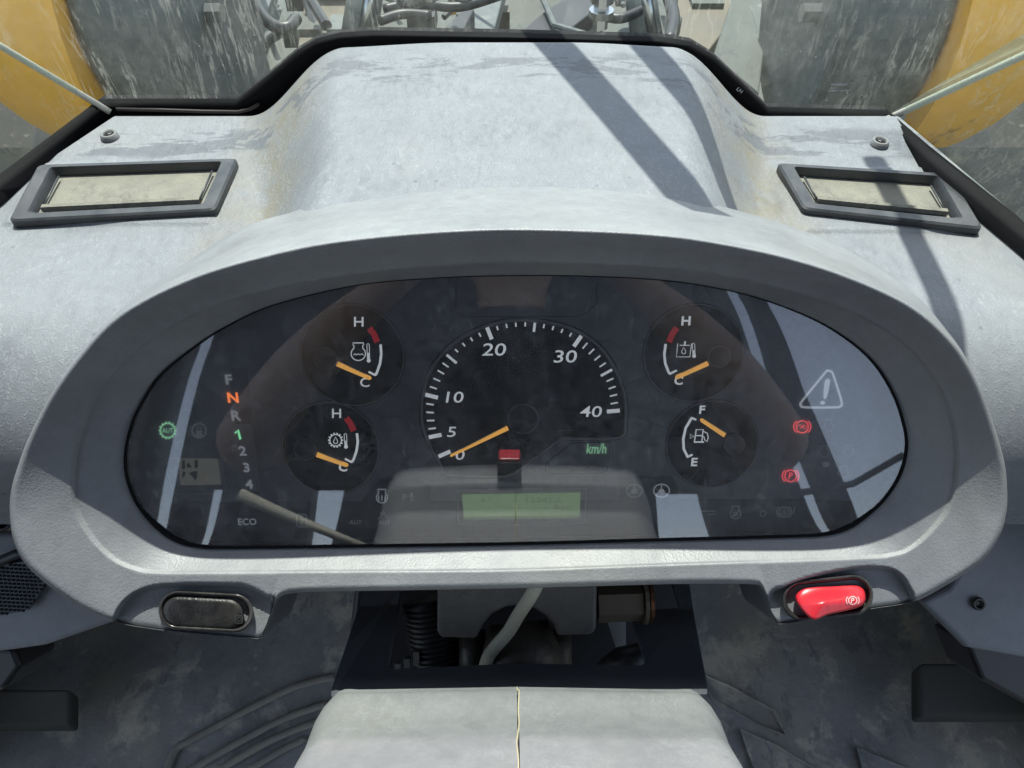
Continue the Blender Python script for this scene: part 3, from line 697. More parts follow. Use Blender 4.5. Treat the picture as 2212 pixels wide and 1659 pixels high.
# warning triangle
tri = catmull([(1794,802),(1800,810),(1818,868),(1814,878),(1804,880),(1740,880),(1731,876),(1733,866),(1782,806),(1788,801)], True, 5)
Print(.0009).line(tri, 4.6, True).poly([(1788,817),(1794,821),(1789,848),(1784,862),(1779,861),(1779,845),(1782,822)]).disc(1777, 870, 5, 4).build('warning_triangle', 'softwhite', cluster)
Print(.0009).circle(1733, 922, 13, 2.6).arc(1733, 922, 18.5, 16, 130, 230, 2.4).arc(1733, 922, 18.5, 16, -50, 50, 2.4).line([(1722,922),(1729,917),(1733,922),(1738,926),(1744,922),(1738,918),(1733,922),(1728,926)], 1.6).build('axle_brake_lamp', 'redlit', cluster)
Print(.0009).circle(1708, 1028, 12.5, 2.6).arc(1708, 1028, 18, 16, 130, 230, 2.4).arc(1708, 1028, 18, 16, -50, 50, 2.4).text('P', 1708, 1028, 14, .95, .12, 0, .01).build('parking_brake_lamp', 'redlit', cluster)
for x, y in ((1790, 922), (1780, 978), (1834, 976), (1822, 1022)):
    Print(.0009).engine(x, y, 10, 1.8).line([(x - 15, y - 3), (x - 10, y), (x - 15, y + 4)], 2).build('engine_symbol', 'dim', cluster)
Print(.0009).disc(1784, 1003, 8, 6).build('fluid_symbol', 'dim', cluster)
# displays
d = Print(.0006); d.poly([(998,1068),(1254,1064),(1252,1119),(1002,1122)]); lcd = d.build('main_display', 'lcd', cluster)
Print(.0010).line(catmull([(990,1066),(994,1060),(1100,1056),(1256,1055),(1265,1062),(1263,1122),(1256,1130),(1100,1134),(998,1133),(990,1126)], True, 4), 2).build('display_frame', 'ring', lcd)
Print(.0010).line([(1002,1119),(1252,1116)], 5).build('display_shade', 'lcdsoft', lcd)
Print(.0011).text('8rpm', 1215, 1097, 15, 1.0, 0, 0, 0).build('display_digits', 'lcdsoft', lcd)
Print(.0011).text('12345.6', 1175, 1080, 12, 1.5, 0, 0, 0).build('display_digits', 'lcdsoft', lcd)
Print(.0011).text('0', 1044, 1080, 10).build('display_digits', 'lcdsoft', lcd)
d = Print(.0006); d.poly([(385,990),(470,990),(478,1047),(390,1048)]); lc2 = d.build('gear_display', 'lcdgrey', cluster)
Print(.0010).line(catmull([(357,1000),(361,991),(380,989),(460,990),(472,994),(478,1004),(488,1052),(484,1062),(470,1066),(385,1067),(375,1060),(368,1045)], True, 4), 2).build('display_frame', 'ring', lc2)
pr = Print(.0009)
for q in ([(393,995),(399,994),(400,1010),(396,1015),(393,1010)], [(403,1003),(407,999),(415,1010),(404,1010)], [(421,994),(427,994),(428,1008),(422,1013),(420,1005)], [(395,1018),(401,1020),(398,1030),(392,1032)], [(408,1022),(421,1017),(418,1030),(415,1030)], [(420,1018),(427,1018),(425,1034),(421,1038),(417,1030)]): pr.poly(q)
pr.build('display_segments', 'lcdink', lc2)

# ------------------------------------------------------------------ switches in the lower tabs
def stadium(cx, cy, wd, ht, rot, n=20, e=1.0):
    pts = []; r = ht / 2 * e
    for sx, a0 in ((1, -90), (-1, 90)):
        for i in range(n + 1):
            a = R(a0 + 180 * i / n); pts.append((sx * (wd / 2 - r) + r * math.cos(a), (ht / 2) / r * r * math.sin(a)))
    c, s = math.cos(R(rot)), math.sin(R(rot))
    return [(cx + x * c - y * s, cy - (x * s + y * c)) for x, y in pts]
def switch(cx, cy, wd, ht, rot, lab):
    e = bpy.data.objects.new('switch', None); e.parent = cluster; COL.objects.link(e); e.location = PZ(cx, cy, -.006) - Vworld(cluster); e['label'] = lab
    b = MB(); rg = []
    for s, z in ((1.0, -.010), (1.0, -.004), (.985, -.0025), (.95, -.0022), (.90, -.004), (.87, -.010)):
        rg.append([PZ(*q, z) for q in stadium(cx, cy, wd - (1 - s) * ht * 2.2, ht * (1 - (1 - s) * 2.2), rot)])
    b.loft(rg); b.build('switch_rim', M['silverrim'], e); return e
sw = switch(445, 1321, 206, 84, -3, 'blank black switch cap in the left tab')
b = MB(); rg = []
for s, z in ((.86, -.010), (.86, -.0040), (.83, -.0030), (.6, -.0026), (.2, -.0025)):
    rg.append([PZ(*q, z) for q in stadium(438, 1325, 190 - (1 - s) * 84 * 1.2, 78 * s if s > .7 else 78 * s, -3)])
b.loft(rg, True, False, True); b.build('cap', M['blank'], sw)
Print(fn=lambda x, y: PZ(x, y, -.0022)).rrect(508, 1330, 524, 1346, 3, 1.8).rrect(512, 1334, 521, 1341, 1, 1.5).build('cap_symbol', 'capmark', sw)
b = MB(); b.loft([[PZ(*q, -.0085) for q in stadium(445, 1321, 200, 80, -3)]] , True, False, False); b.add([PZ(*q, -.0085) for q in stadium(445, 1321, 196, 78, -3)], [tuple(range(42))]); b.build('switch_well', M['black'], sw, False)
sw = switch(1788, 1291, 198, 88, 6, 'red parking brake rocker switch with white P symbol')
b = MB(); b.add([PZ(*q, -.0085) for q in stadium(1788, 1291, 190, 82, 6)], [tuple(range(42))]); b.build('switch_well', M['black'], sw, False)
# rocker: hinge crest runs across the left of centre, right end pressed in
outl = catmull([(1718,1290),(1730,1274),(1752,1268),(1800,1266),(1845,1264),(1862,1269),(1869,1283),(1868,1300),(1855,1312),(1820,1321),(1788,1328),(1770,1336),(1758,1339),(1744,1330),(1728,1312)], True, 5)
def rock_z(x, y):
    cr = 1800 - 42 * (y - 1266) / 72
    d_ = x - cr
    return -.004 + .011 * max(0, 1 - (abs(d_) / 80 if d_ < 0 else abs(d_) / 130) ** 1.3) * smooth((y - 1262) / 45)
b = MB(); ccx, ccy = 1790, 1298
rg = [[PZ(*pl((ccx, ccy), q, 1.0), -.0095) for q in outl]]
for s in (1.0, .97, .93, .85, .72, .58, .42, .25, .1, .01):
    rg.append([PZ(*pl((ccx, ccy), q, s), rock_z(*pl((ccx, ccy), q, s)) - (.0016 if s == 1 else (.0005 if s == .97 else 0))) for q in outl])
b.loft(rg, True, False, True); rk = b.build('rocker', M['redbutton'], sw)
Print(fn=lambda x, y: PZ(x, y, rock_z(x, y) + .0006)).circle(1842, 1297, 9, 2.2, 8.5).text('P', 1842, 1297, 11, 1.0, .1, 0, .02).arc(1842, 1297, 14, 12, 140, 220, 2).arc(1842, 1297, 14, 12, -40, 40, 2).build('parking_symbol', 'pink', rk)
Print(fn=lambda x, y: PZ(x, y, rock_z(x, y) + .0005)).line([(1800,1275),(1797,1290),(1790,1305),(1789,1318)], 1.0).line([(1824,1277),(1818,1300),(1815,1316)], 1.0).build('mould_line', 'redbuttondark', rk)

# ------------------------------------------------------------------ windscreen, seals and glass joints
ws = thing('windscreen', 'dirty curved front windscreen with black rubber seal and pale corner joints', 'windscreen', W(0, .54, -.25))
bt = [(-60,431),(0,385),(215,222),(330,222),(510,222),(575,170),(640,116),(680,92),(730,79),(800,74),(1106,79),(1430,88),(1495,98),(1545,128),(1600,180),(1662,240),(1780,243),(1918,246),(2020,335),(2212,488),(2290,560)]
bo = [(-60,458),(0,411),(228,239),(350,243),(510,246),(570,215),(648,150),(698,106),(750,91),(830,86),(1106,87),(1400,95),(1465,106),(1522,140),(1575,188),(1650,262),(1780,264),(1905,262),(2005,352),(2212,522),(2290,590)]
def sealp(px, py, back=0):
    if 215 <= px <= 1930: return PY(px, py, .542 + back)
    return PH(px, py, .2990) + V((0, back, 0))
top = [sealp(*p) for p in bt]; bot = [sealp(*p) for p in bo]
b = MB(); dn = V((0, 0, -.02)); bk = V((0, .012, 0))
b.loft([[p + bk for p in top], top, [t_.lerp(o_, .5) + V((0, -.002, .001)) for t_, o_ in zip(top, bot)], bot, [p + dn for p in bot]], False)
b.build('seal', M['blackrub'], ws)
for seg in ([(252,236),(350,238),(440,241),(515,242),(540,236),(560,225)], [(1640,254),(1665,260),(1780,259),(1895,257)]):
    b = MB(); b.tube([PY(x, y, .5385) for x, y in seg], .0016, 6); b.build('seal_lip', M['brownrub'], ws)
# small printed marks on the seal and glass
def wtext(s, px, py, h, rot, mat, y=.5365, xs=1):
    Print(fn=lambda x, yy: PY(x, yy, y)).text(s, px, py, h, xs, .1, rot, 0).build('glass_mark', mat, ws)
wtext('LH', 1598, 195, 8, -40, 'dim', .528); wtext('Safety', 1733, 362, 1, 0, 'dim', .5)
def p3(a, b_, c, d_): return [a, b_, c, d_]
CL, CR = PY(234, 232, .548), PY(1908, 254, .548)
JL = (PY(0, 92, .548) - CL).normalized(); JR = (PY(2212, 112, .548) - CR).normalized()
TL_, TR_ = CL + JL * .62, CR + JR * .62
HG = V((0, 0, 1))
def uptop(p, z): return V((p.x, p.y, ZC + z))
gp = [PY(x, y, .5485) for x, y in bt[2:18]]
poly = [uptop(TL_, .60), TL_] + gp + [TR_, uptop(TR_, .60)]
poly[2] = CL; poly[-3] = CR
b = MB(); b.add(poly, [tuple(range(len(poly)))]); b.build('front_pane', M['wscreen'], ws, False)
for s, Cn, T, q in ((-1, CL, TL_, PH(-60, 431, .30)), (1, CR, TR_, PH(2290, 560, .30))):
    dirn = (q - Cn); dirn.z = 0; dirn.normalize(); far = Cn + dirn * .42
    b = MB(); b.add([Cn, far, V((s * .86, far.y, ZC + .60)), uptop(T, .60), T], [(0, 1, 2, 4), (4, 2, 3)]); b.build('side_pane', M['wscreen'], ws, False)
    b = MB(); b.tube([Cn + (CAM - Cn).normalized() * .012 + V((0, 0, -.004)), T + (CAM - T).normalized() * .014], .0028 if s > 0 else .0024, 8); b.build('glass_joint', M['joint'], ws)

# faint maker's print low on the right of the glass
def gprint(lines):
    pr = Print(fn=lambda x, yy: PY(x, yy, .5465))
    for s, x, y, h, xs in lines: pr.text(s, x, y, h, xs, .1, 0, 0)
    return pr.build('glass_stamp', 'dim', ws)
gprint([('TEMPERED', 1812, 183, 4, 1.3), ('AS-2', 1800, 190, 3.5, 1.2), ('SAFETY  GLASS', 1812, 196, 3.5, 1.3)])

# ------------------------------------------------------------------ unseen bars added outside the glass to throw the bars of shadow
def lift(px, py, t, h):
    return PH(px, py, h) + SUN * t
wp = thing('shadow_bars', 'pair of unseen black bars added outside the glass to throw shadow on the hump', 'shadow caster', lift(1300, 250, .42, HH))
for a, c, w_ in (((1165, 60), (1540, 470), .0135), ((1375, 70), (1618, 330), .0115)):
    p, q = lift(*a, .36, HH), lift(*c, .40, HH); p = p + (p - q) * .55; 
    b = MB(); b.tube([p, q], w_, 8, True, .35); b.build('shadow_bar', M['black'], wp)
mp = thing('shadow_tube', 'unseen bent black tube added outside the right pane to throw shadow on the vent', 'bracket', lift(1950, 420, .45, HW))
b = MB(); b.tube([lift(x, y, .45, HW) for x, y in catmull([(1890,330),(1925,395),(1960,470),(2005,560),(2045,650),(2075,760)], False, 5)], .0085, 10); b.build('tube', M['black'], mp)  # unseen tube, bent to throw the shadow across the right vent

# ------------------------------------------------------------------ steering column cover, bracket and parts seen in its opening
sc = thing('steering_column', 'pale grey steering column cover with a yellowed centre seam', 'steering column', L(0, -.20, .05))
def cov(s, zz):            # s: -1..1 across, zz: housing-frame depth
    half = .1135 - .002 * smooth((zz) / .1) ; x = s * half
    a = abs(s)
    y = -.1625 - .0015 * (1 - abs(s)) * 0 - .004 * math.exp(-((zz - .028) / .014) ** 2)
    y -= .004 * smooth((zz - .02) / .03)
    # rolled flanks
    if a > .80: y -= .05 * (1 - math.sqrt(max(0, 1 - ((a - .80) / .2) ** 2)))
    y += .002 * (1 - a) 
    f = 1 - smooth(zz / .012)
    y -= .004 * f
    return L(x + .003, y, zz)
rowsz = [-.002, 0, .002, .005, .009, .013, .018, .023, .028, .033, .038, .044, .05, .06, .075, .09, .105, .1175, .118, .1235, .124, .1295, .130, .1355, .136, .145, .155, .165, .168, .172]
for side, lab in ((-1, None), (1, None)):
    b = MB(); rr_ = []
    for zz in rowsz:
        ex = .002 * ((zz >= .118) + (zz >= .124) + (zz >= .130) + (zz >= .136)) - .02 * (zz >= .168)
        bowed = [cov(side * (.004 + .996 * i / 30), zz + .010 * smooth(((i / 30) - .75) / .25) * (-1 if zz < .004 else 0)) + UP * ex * (1 - .6 * (i / 30) ** 3) for i in range(31)]
        bowed.append(bowed[-1] + UP * -.06); rr_.append(bowed)
    first = [p + UP * -.002 + FW * .004 for p in rr_[0]]; low = [p + UP * -.05 + FW * .004 for p in rr_[0]]
    b.loft([low, first] + rr_, False); b.build('column_cover', M['cover'], sc)
sw = lambda z: .006 * math.sin(z * 70) + .003 * math.sin(z * 190)
b = MB(); b.loft([[cov(-.0045 + sw(z), z) + UP * -.0007 for z in rowsz[:20]], [cov(.000 + sw(z), z) + UP * .0004 for z in rowsz[:20]], [cov(.0040 + sw(z), z) + UP * -.0007 for z in rowsz[:20]]], False)
b.build('centre_seam', M['seam'], sc)
def BZ(py): return lerp(-.13, -.036, (py - 1270) / 215)
U_ = [(790,1262),(868,1262),(858,1330),(838,1440),(842,1446),(1108,1433),(1110,1440),(1112,1433),(1385,1437),(1393,1433),(1393,1425),(1364,1335),(1366,1322),(1375,1317),(1468,1313),(1462,1290),(1452,1262),(1490,1262),(1500,1330),(1528,1478),(1528,1500),(715,1505),(715,1490),(745,1400)]
b = MB(); b.prism([PZ(x, y, BZ(y)) for x, y in U_], FW * .004 + UP * -.002); b.build('bracket', M['bracket'], sc, False, .0008)
bx = [(944,1262),(944,1365),(952,1378),(1030,1380),(1042,1352),(1062,1327),(1092,1312),(1120,1308),(1150,1313),(1180,1332),(1197,1352),(1203,1374),(1278,1372),(1288,1360),(1290,1262)]
b = MB(); b.prism([PZ(x, y, -.075) for x, y in bx], FW * .05); b.build('motor_box', M['boxplastic'], sc, False, .0022)
b = MB()
b.tube([PZ(x, y, z) for x, y, z in ((1120, 1345, -.10), (1125, 1400, -.095), (1130, 1470, -.09))], [.020, .026, .030], 18); b.build('steering_joint', M['blackmetal'], sc)
b = MB()
for x in (1020, 1205): b.tube([PZ(x, 1360, -.11), PZ(x + 2, 1460, -.10)], .0095, 10)
b.build('column_studs', M['blackmetal'], sc)
b = MB(); pp = []; rr_ = []
for i in range(60):
    t = i / 59; pp.append(PZ(lerp(925, 948, t), lerp(1300, 1460, t), -.115)); rr_.append(.0165 + .0018 * math.cos(i * 2 * math.pi / 4))
b.tube(pp, rr_, 14); b.build('bellows_hose', M['hose'], sc)
b = MB(); b.tube([PZ(1290, 1303, -.09), PZ(1385, 1300, -.09)], .0125, 6); b.tube([PZ(1388, 1300, -.09), PZ(1396, 1300, -.09)], .0145, 16); b.build('clamp_bolt', M['darkplate'], sc, False)
b = MB(); b.tube([PZ(1399, 1300, -.09), PZ(1407, 1300, -.09)], .0135, 16); b.build('copper_washer', simple('copper', (.22, .11, .06), .4, .8), sc, False)
b = MB(); b.tube([PZ(1315, 1450, -.13), PZ(1345, 1428, -.12), PZ(1400, 1418, -.115)], .010, 10); b.build('hose_end', M['hose'], sc)
b = MB(); b.prism([PZ(x, y, -.14) for x, y in ((1310,1336),(1352,1336),(1352,1412),(1335,1412))], FW * .003); b.build('back_plate', M['kick'], sc, False)
b = MB()
for x, y, h in ((860, 1437, 14), (880, 1430, 22), (900, 1420, 34)): b.box(PZ(x, y, -.10), .004, .006, h * .00028, RT, FW, UP)
b.build('terminal_block', M['boxplastic'], sc, False)
b = MB(); b.prism([PZ(x, y, -.17) for x, y in ((770,1230),(1480,1230),(1520,1480),(740,1480))], FW * .03); b.build('dark_backing', M['black'], sc, False, .004)  # black plate added behind the opening to keep its inside dark
cb = thing('loose_cable', 'pale dusty cable hanging in front of the column opening', 'cable', PZ(1100, 1350, -.03))
b = MB(); b.tube([PZ(x, y, z) for x, y, z in catmull([(1162,1255,-.03),(1150,1282,-.03),(1122,1325,-.045),(1098,1365,-.055),(1072,1395,-.06),(1055,1418,-.07),(1046,1445,-.08)], False, 5)], .0042, 10, True, .8); b.build('cable', M['cable'], cb)
b = MB(); b.tube([PZ(1097, 1366, -.052), PZ(1104, 1372, -.052)], .0015, 6); b.build('cable_tag', M['cable'], cb)

# ------------------------------------------------------------------ floor, lower trim, bulkhead
FH = 1.12
fl = mesh_obj('cab_floor', [W(-.95, -.9, -FH - .02), W(.95, -.9, -FH - .02), W(.95, .9, -FH - .02), W(-.95, .9, -FH - .02)], [(0, 1, 2, 3)], M['blackmetal'], None, False); fl['kind'] = 'structure'
mt = thing('floor_mat', 'dirty grey moulded rubber floor mat with raised ribs below the steering column', 'floor mat', W(0, .45, -FH))
b = MB(); rows = []
for j in range(91):
    y = -.3 + 1.05 * j / 90
    rows.append([W(x, y, -FH + .006 * noise.noise(V((x * 7, y * 7, 0))) + .20 * smooth((y - .52) / .2)) for x in (-.75 + 1.5 * i / 80 for i in range(81))])
b.loft(rows, False); b.build('mat_sheet', M['mat'], mt)
def rib(pts, r, h=FH - .004):
    b = MB(); b.tube([PH(x, y, h) for x, y in catmull(pts, False, 6)], r, 8, True, .55); b.build('rib', M['rib'], mt)
rib([(720,1462),(640,1482),(560,1520),(480,1562),(410,1600),(380,1620),(358,1670)], .0055)
rib([(705,1520),(620,1550),(540,1590),(460,1635),(400,1670)], .0055)
rib([(700,1555),(640,1575),(560,1612),(470,1665)], .0055)
rib([(660,1595),(600,1625),(540,1662)], .005)
for q in ([(1500,1448),(1575,1480),(1675,1535),(1702,1590),(1640,1565),(1540,1510)], [(1600,1575),(1680,1610),(1760,1660),(1800,1720),(1640,1690)], [(1852,1615),(1960,1660),(2040,1720),(1880,1720)]):
    b = MB(); P = [PH(x, y, FH - .007) for x, y in q]; c = sum(P, V()) / len(P)
    b.loft([[p + V((0, 0, -.004)) for p in P], [p for p in P], [p.lerp(c, .05) + V((0, 0, -.0005)) for p in P], [p.lerp(c, .08) + V((0, 0, -.006)) for p in P]], True, False, True)
    b.build('raised_edge', M['mat'], mt, False)
def pedal(px0, py0, px1, py1, lab, name='foot_pedal'):
    h = FH - .09
    P = [PH(px0, py1, h), PH(px1, py1, h), PH(px1, py0, h - .04), PH(px0, py0, h - .04)]
    c = sum(P, V()) / 4; t = thing(name, lab, 'pedal', c)
    b = MB(); b.prism(P, V((0, 0, -.03))); b.build('pedal_pad', M['tyre'], t, False, .006)
    b = MB(); b.tube([c + V((0, 0, -.03)), c + V((0, .02, -.12))], .012, 8); b.build('pedal_arm', M['blackmetal'], t)
pedal(-80, 1488, 152, 1568, 'black rubber brake pedal at the left edge of the floor')
pedal(1985, 1432, 2290, 1548, 'black rubber accelerator pedal at the right of the floor')
# kick panels at both sides
def kick(s, pts, gril, lab):
    c = PZ(*pts[0], -.2); t = thing('lower_side_panel', lab, 'trim panel', c)
    b = MB(); b.prism([PZ(x, y, -.20 - .0002 * 0) for x, y in pts], FW * .012); b.build('panel', M['kick'], t, False, .004); return t
kl = kick(-1, [(-260,1150),(60,1150),(165,1290),(255,1340),(95,1395),(30,1405),(-260,1440)], None, 'grey lower trim panel with speaker grille at the left edge')
kr = kick(1, [(2480,1120),(2150,1120),(2050,1270),(1990,1300),(2090,1400),(2212,1422),(2480,1450)], None, 'grey lower trim panel with a bolt at the right edge')
for nm, kk, q in (('shade_block', kl, [(-300,1385),(30,1402),(45,1440),(8,1490),(-300,1560)]), ('shade_block', kr, [(2085,1385),(2500,1430),(2500,1640),(2212,1520),(2120,1470)])):
    b = MB(); b.prism([PZ(x, y, -.215) for x, y in q], FW * .05); b.build(nm, M['black'], kk, False, .004)  # black blocks standing in for the shaded gaps beyond the panels
# speaker grille: slotted plate
gz = -.193
gpoly = [(-140,1240),(60,1212),(98,1262),(60,1318),(0,1330),(-140,1345)]
b = MB(); b.prism([PZ(x, y, gz) for x, y in gpoly], FW * .003); b.build('speaker_grille', M['bracket'], kl, False)
b = MB()
for i in range(-3, 12):
    for j in range(0, 15):
        x = -20 + i * 9.4 + j * 1.5; y = 1208 + j * 8.2 + i * .5
        if inpoly(x + 4, y, gpoly) and inpoly(x - 2, y + 4, gpoly) and x > -60:
            b.prism([PZ(x + a, y + c_, gz + .0006) for a, c_ in ((0, 0), (6, -.6), (7, 4.6), (1, 5.2))], FW * .0003)
b.build('grille_holes', M['blackrub'], kl, False)['kind'] = 'stuff'
b = MB(); b.tube([PZ(x, y, -.19) for x, y in ((-60,1255),(0,1212),(40,1195),(75,1190))], .004, 8); b.build('trim_bead', M['ventframe'], kl)
b = MB(); n = 20; c = PZ(2113, 1304, -.198)
for r0, r1, z0, z1 in ((.0075, .0055, 0, .0015),):
    b.loft([[c + RT * (math.cos(2 * math.pi * k / n) * r) + UP * (math.sin(2 * math.pi * k / n) * r) - FW * z for k in range(n)] for r, z in ((.0055, 0), (.005, .002), (.0033, .002), (.0028, .0))], True, False, True)
b.build('bolt', M['screw'], kr)
# rail under the dash edge, left and right
for s, pts, lab in ((-1, [(-150,1010),(-40,985),(20,965),(75,985),(110,1060)], 'left'), (1, [(2360,1040),(2260,985),(2200,955),(2150,960),(2110,1030)], 'right')):
    t = thing('dash_end_rail', f'rounded grey rail under the {lab} end of the dashboard', 'trim rail', PZ(*pts[1], -.12))
    b = MB(); b.tube([PZ(x, y, -.12) for x, y in catmull(pts, False, 5)], .012, 12); b.build('rail', M['kick'], t)
    b = MB(); k = (5, 1115) if s < 0 else (2188, 1090)
    b.loft([[PZ(k[0] + r * math.cos(a * math.pi / 12), k[1] + r * 1.25 * math.sin(a * math.pi / 12), z) for a in range(24)] for r, z in ((26, -.15), (26, -.13), (22, -.128), (17, -.135))], True, False, True); b.build('ball_outlet', M['black'], t)
# bulkhead below and ahead of the dash, dash end walls
b = MB(); b.quad(W(-.85, .57, -.36), W(.85, .57, -.36), W(.85, .80, -FH - .1), W(-.85, .80, -FH - .1)); b.quad(W(-.33, .57, -.33), W(.33, .57, -.33), W(.33, .571, -.362), W(-.33, .571, -.362)); o = b.build('bulkhead', M['mat'], None, False); o['kind'] = 'structure'
b = MB()
for s in (-1, 1):
    xi = (lambda y: (dash_xl(y) if s < 0 else dash_xr(y)) - s * .004)
    b.quad(W(xi(.53), .565, -.33), W(xi(.24), .24, -.345), W(s * .78, .20, -FH), W(s * .78, .8, -FH))
o = b.build('footwell_side', M['mat'], None, False); o['kind'] = 'structure'
b = MB()
b.quad(W(-.30, .535, -.320), W(.29, .535, -.320), W(.29, .575, -.335), W(-.30, .575, -.335))
o = b.build('cowl', M['black'], None, False); o['kind'] = 'structure'

b = MB()
for s in (-1, 1):
    xi = (lambda y: (dash_xl(y) if s < 0 else dash_xr(y)) - s * .002)
    b.quad(W(xi(.42 if s < 0 else .395), .42 if s < 0 else .395, -.318), W(xi(.15), .15, -.318), W(xi(.15) + s * .3, .15, -.318), W(xi(.4) + s * .3, .42 if s < 0 else .395, -.318))
o = b.build('sun_blocker', M['black'], None, False); o['kind'] = 'structure'  # unseen sheets added to keep stray sun off the lower side panels
# ------------------------------------------------------------------ outside: ground and the front of the loader
b = MB(); b.quad((-60, -60, 0), (60, -60, 0), (60, 200, 0), (-60, 200, 0)); o = b.build('ground', M['ground'], None, False); o['kind'] = 'structure'
ld_ = thing('loader_front_frame', 'front frame of a yellow loader seen through the dirty windscreen', 'loader', V((0, 2.4, 1.0)))
def extr(pts, x0, x1, name, mat, parent, bev=.03):
    b = MB(); b.prism([V((x0, y, ZC + z)) for y, z in pts], V((x1 - x0, 0, 0))); return b.build(name, M[mat], parent, False, bev)
for s in (-1, 1):
    xi, xo = s * .95, s * 1.62
    prof = []
    for i in range(25):
        a = R(80 + 180 * i / 24); prof.append((1.92 + .27 * math.cos(a), -.86 + .25 * math.sin(a)))
    prof += [(3.4, -1.6), (3.4, -1.0)]
    prof = [(1.92 + .37 * math.cos(R(360 * i / 48)), -.82 + .37 * math.sin(R(360 * i / 48))) for i in range(48)]
    b = MB(); rgs = []
    for k in range(15):
        u = math.sin(k / 14 * math.pi / 2) * .985; q = math.sqrt(1 - u * u)
        rgs.append([V((xi + s * .62 * u, 1.92 + (y - 1.92) * q + .25 * u * u, ZC - .82 + (z + .82) * q + .10 * u * u)) for y, z in prof])
    b.loft(rgs, True, True, True); o = b.build('lift_arm_boss', M['yellow'], ld_, True, angle=40)
    pr2 = [(1.915 + (y - 1.92) * .84, -.79 + (z + .82) * .84) for y, z in prof]
    extr(pr2, xi - s * .24, xi - s * .001, 'wear_plate', 'scratched', o, .02)
    for (yy, zz) in ((1.75, -.62), (1.76, -.76)):
        b = MB(); b.tube([V((xi - s * .24, yy, ZC + zz)), V((xi - s * .28, yy, ZC + zz))], .022, 6); b.build('bolt', M['chrome'], o, False)
    t = thing('front_tyre', 'worn black front tyre below the %s yellow lift arm' % ('left' if s < 0 else 'right'), 'tyre', V((s * 1.35, 2.6, 0)))
    b = MB(); n = 64
    b.loft([[V((s * x, 2.6 + r * math.cos(2 * math.pi * k / n), .82 + r * math.sin(2 * math.pi * k / n))) for k in range(n)] for x, r in ((1.05, .45), (1.03, .70), (1.10, .80), (1.6, .80), (1.68, .70), (1.66, .45))], True, True, True); tb = b.build('tyre_body', M['tyre'], t)
    for k in range(40):
        a = 2 * math.pi * k / 40; c = V((s * (1.22 if k % 2 else 1.48), 2.6 + .815 * math.cos(a), .82 + .815 * math.sin(a)))
        b = MB(); b.box(c, .28, .06, .05, (1, 0, 0), (0, -math.sin(a), math.cos(a)), (0, math.cos(a), math.sin(a))); b.build('lug', M['tyre'], t, False)
def wbox(px0, py0, px1, py1, yy, dy, name, mat, par, bev=.01):
    P = [PY(px0, py1, yy), PY(px1, py1, yy), PY(px1, py0, yy), PY(px0, py0, yy)]
    b = MB(); b.prism(P, V((0, dy, 0))); return b.build(name, M[mat], par, False, bev)
# deck plates between the arms
b = MB(); b.prism([PH(470, 260, 1.35), PH(1750, 280, 1.35), PH(1620, -60, 1.35), PH(560, -60, 1.35)], V((0, 0, -.02))); b.build('deck_plate', M['plate'], ld_, False)
for pts, mat, h in (([(500,260),(560,70),(600,-40),(470,-40),(440,120)], 'scratched', 1.25), ([(640,120),(655,20),(660,-60),(770,-60),(760,75),(700,120)], 'darkplate', 1.05), ([(1455,90),(1470,-60),(1590,-60),(1585,40),(1530,110)], 'darkplate', 1.05),
                    ([(820,90),(850,-60),(980,-60),(990,90)], 'plate', 1.1), ([(1000,95),(1030,-60),(1100,-60),(1060,95)], 'scratched', 1.0), ([(1180,95),(1230,-60),(1290,-60),(1290,95)], 'plate', 1.0), ([(1400,110),(1400,30),(1475,35),(1450,110)], 'plate', .95), ([(1540,120),(1590,-30),(1625,20),(1650,110),(1640,200)], 'plate', 1.0), ([(925,95),(1010,10),(1025,20),(985,95)], 'hose', .95), ([(1100,90),(1180,20),(1330,-60),(1300,10),(1190,95)], 'hose', .9)):
    b = MB(); b.prism([PH(x, y, h) for x, y in pts], V((0, 0, -.05))); b.build('frame_plate', M[mat], ld_, False, .005)
for x0, x1, r in ((770, 800, .045), (1402, 1372, .04)):
    b = MB(); b.tube([PH(x0, 110, .9), PH(x1, -80, .75)], r, 20); b.build('hydraulic_cylinder', M['scratched'], ld_)
    b = MB(); b.tube([PH(x0 + 12, 95, .84), PH(x1 + 12, -80, .68)], r * .35, 12); b.build('pipe', M['chrome'], ld_)
for pts, h, r in (([(548,-20),(560,20),(585,52),(620,60),(640,40)], .75, .014), ([(520,-20),(530,60),(548,110),(560,140),(565,180)], 1.1, .03), ([(640,55),(600,70),(560,100),(550,130)], 1.08, .02), ([(830,20),(900,8),(990,15),(1080,-10)], .8, .012), ([(820,45),(870,30),(930,34)], .8, .012), ([(1290,30),(1340,40),(1390,20)], .8, .012), ([(1440,-20),(1455,40),(1445,90)], .9, .018)):
    b = MB(); b.tube([PH(x, y, h) for x, y in catmull(pts, False, 5)], r, 10); b.build('hydraulic_hose', M['hose'], ld_)
for x, y in ((885, 30), (1000, 20), (985, 8), (1298, 30), (1296, 62), (925, 22)):
    p = PH(x, y, .82); b = MB(); b.tube([p, p + V((0, .01, .09))], .018, 6); b.tube([p + V((0, 0, .03)), p + V((0, 0, .045))], .03, 12); b.build('fitting', M['chrome'], ld_, False)

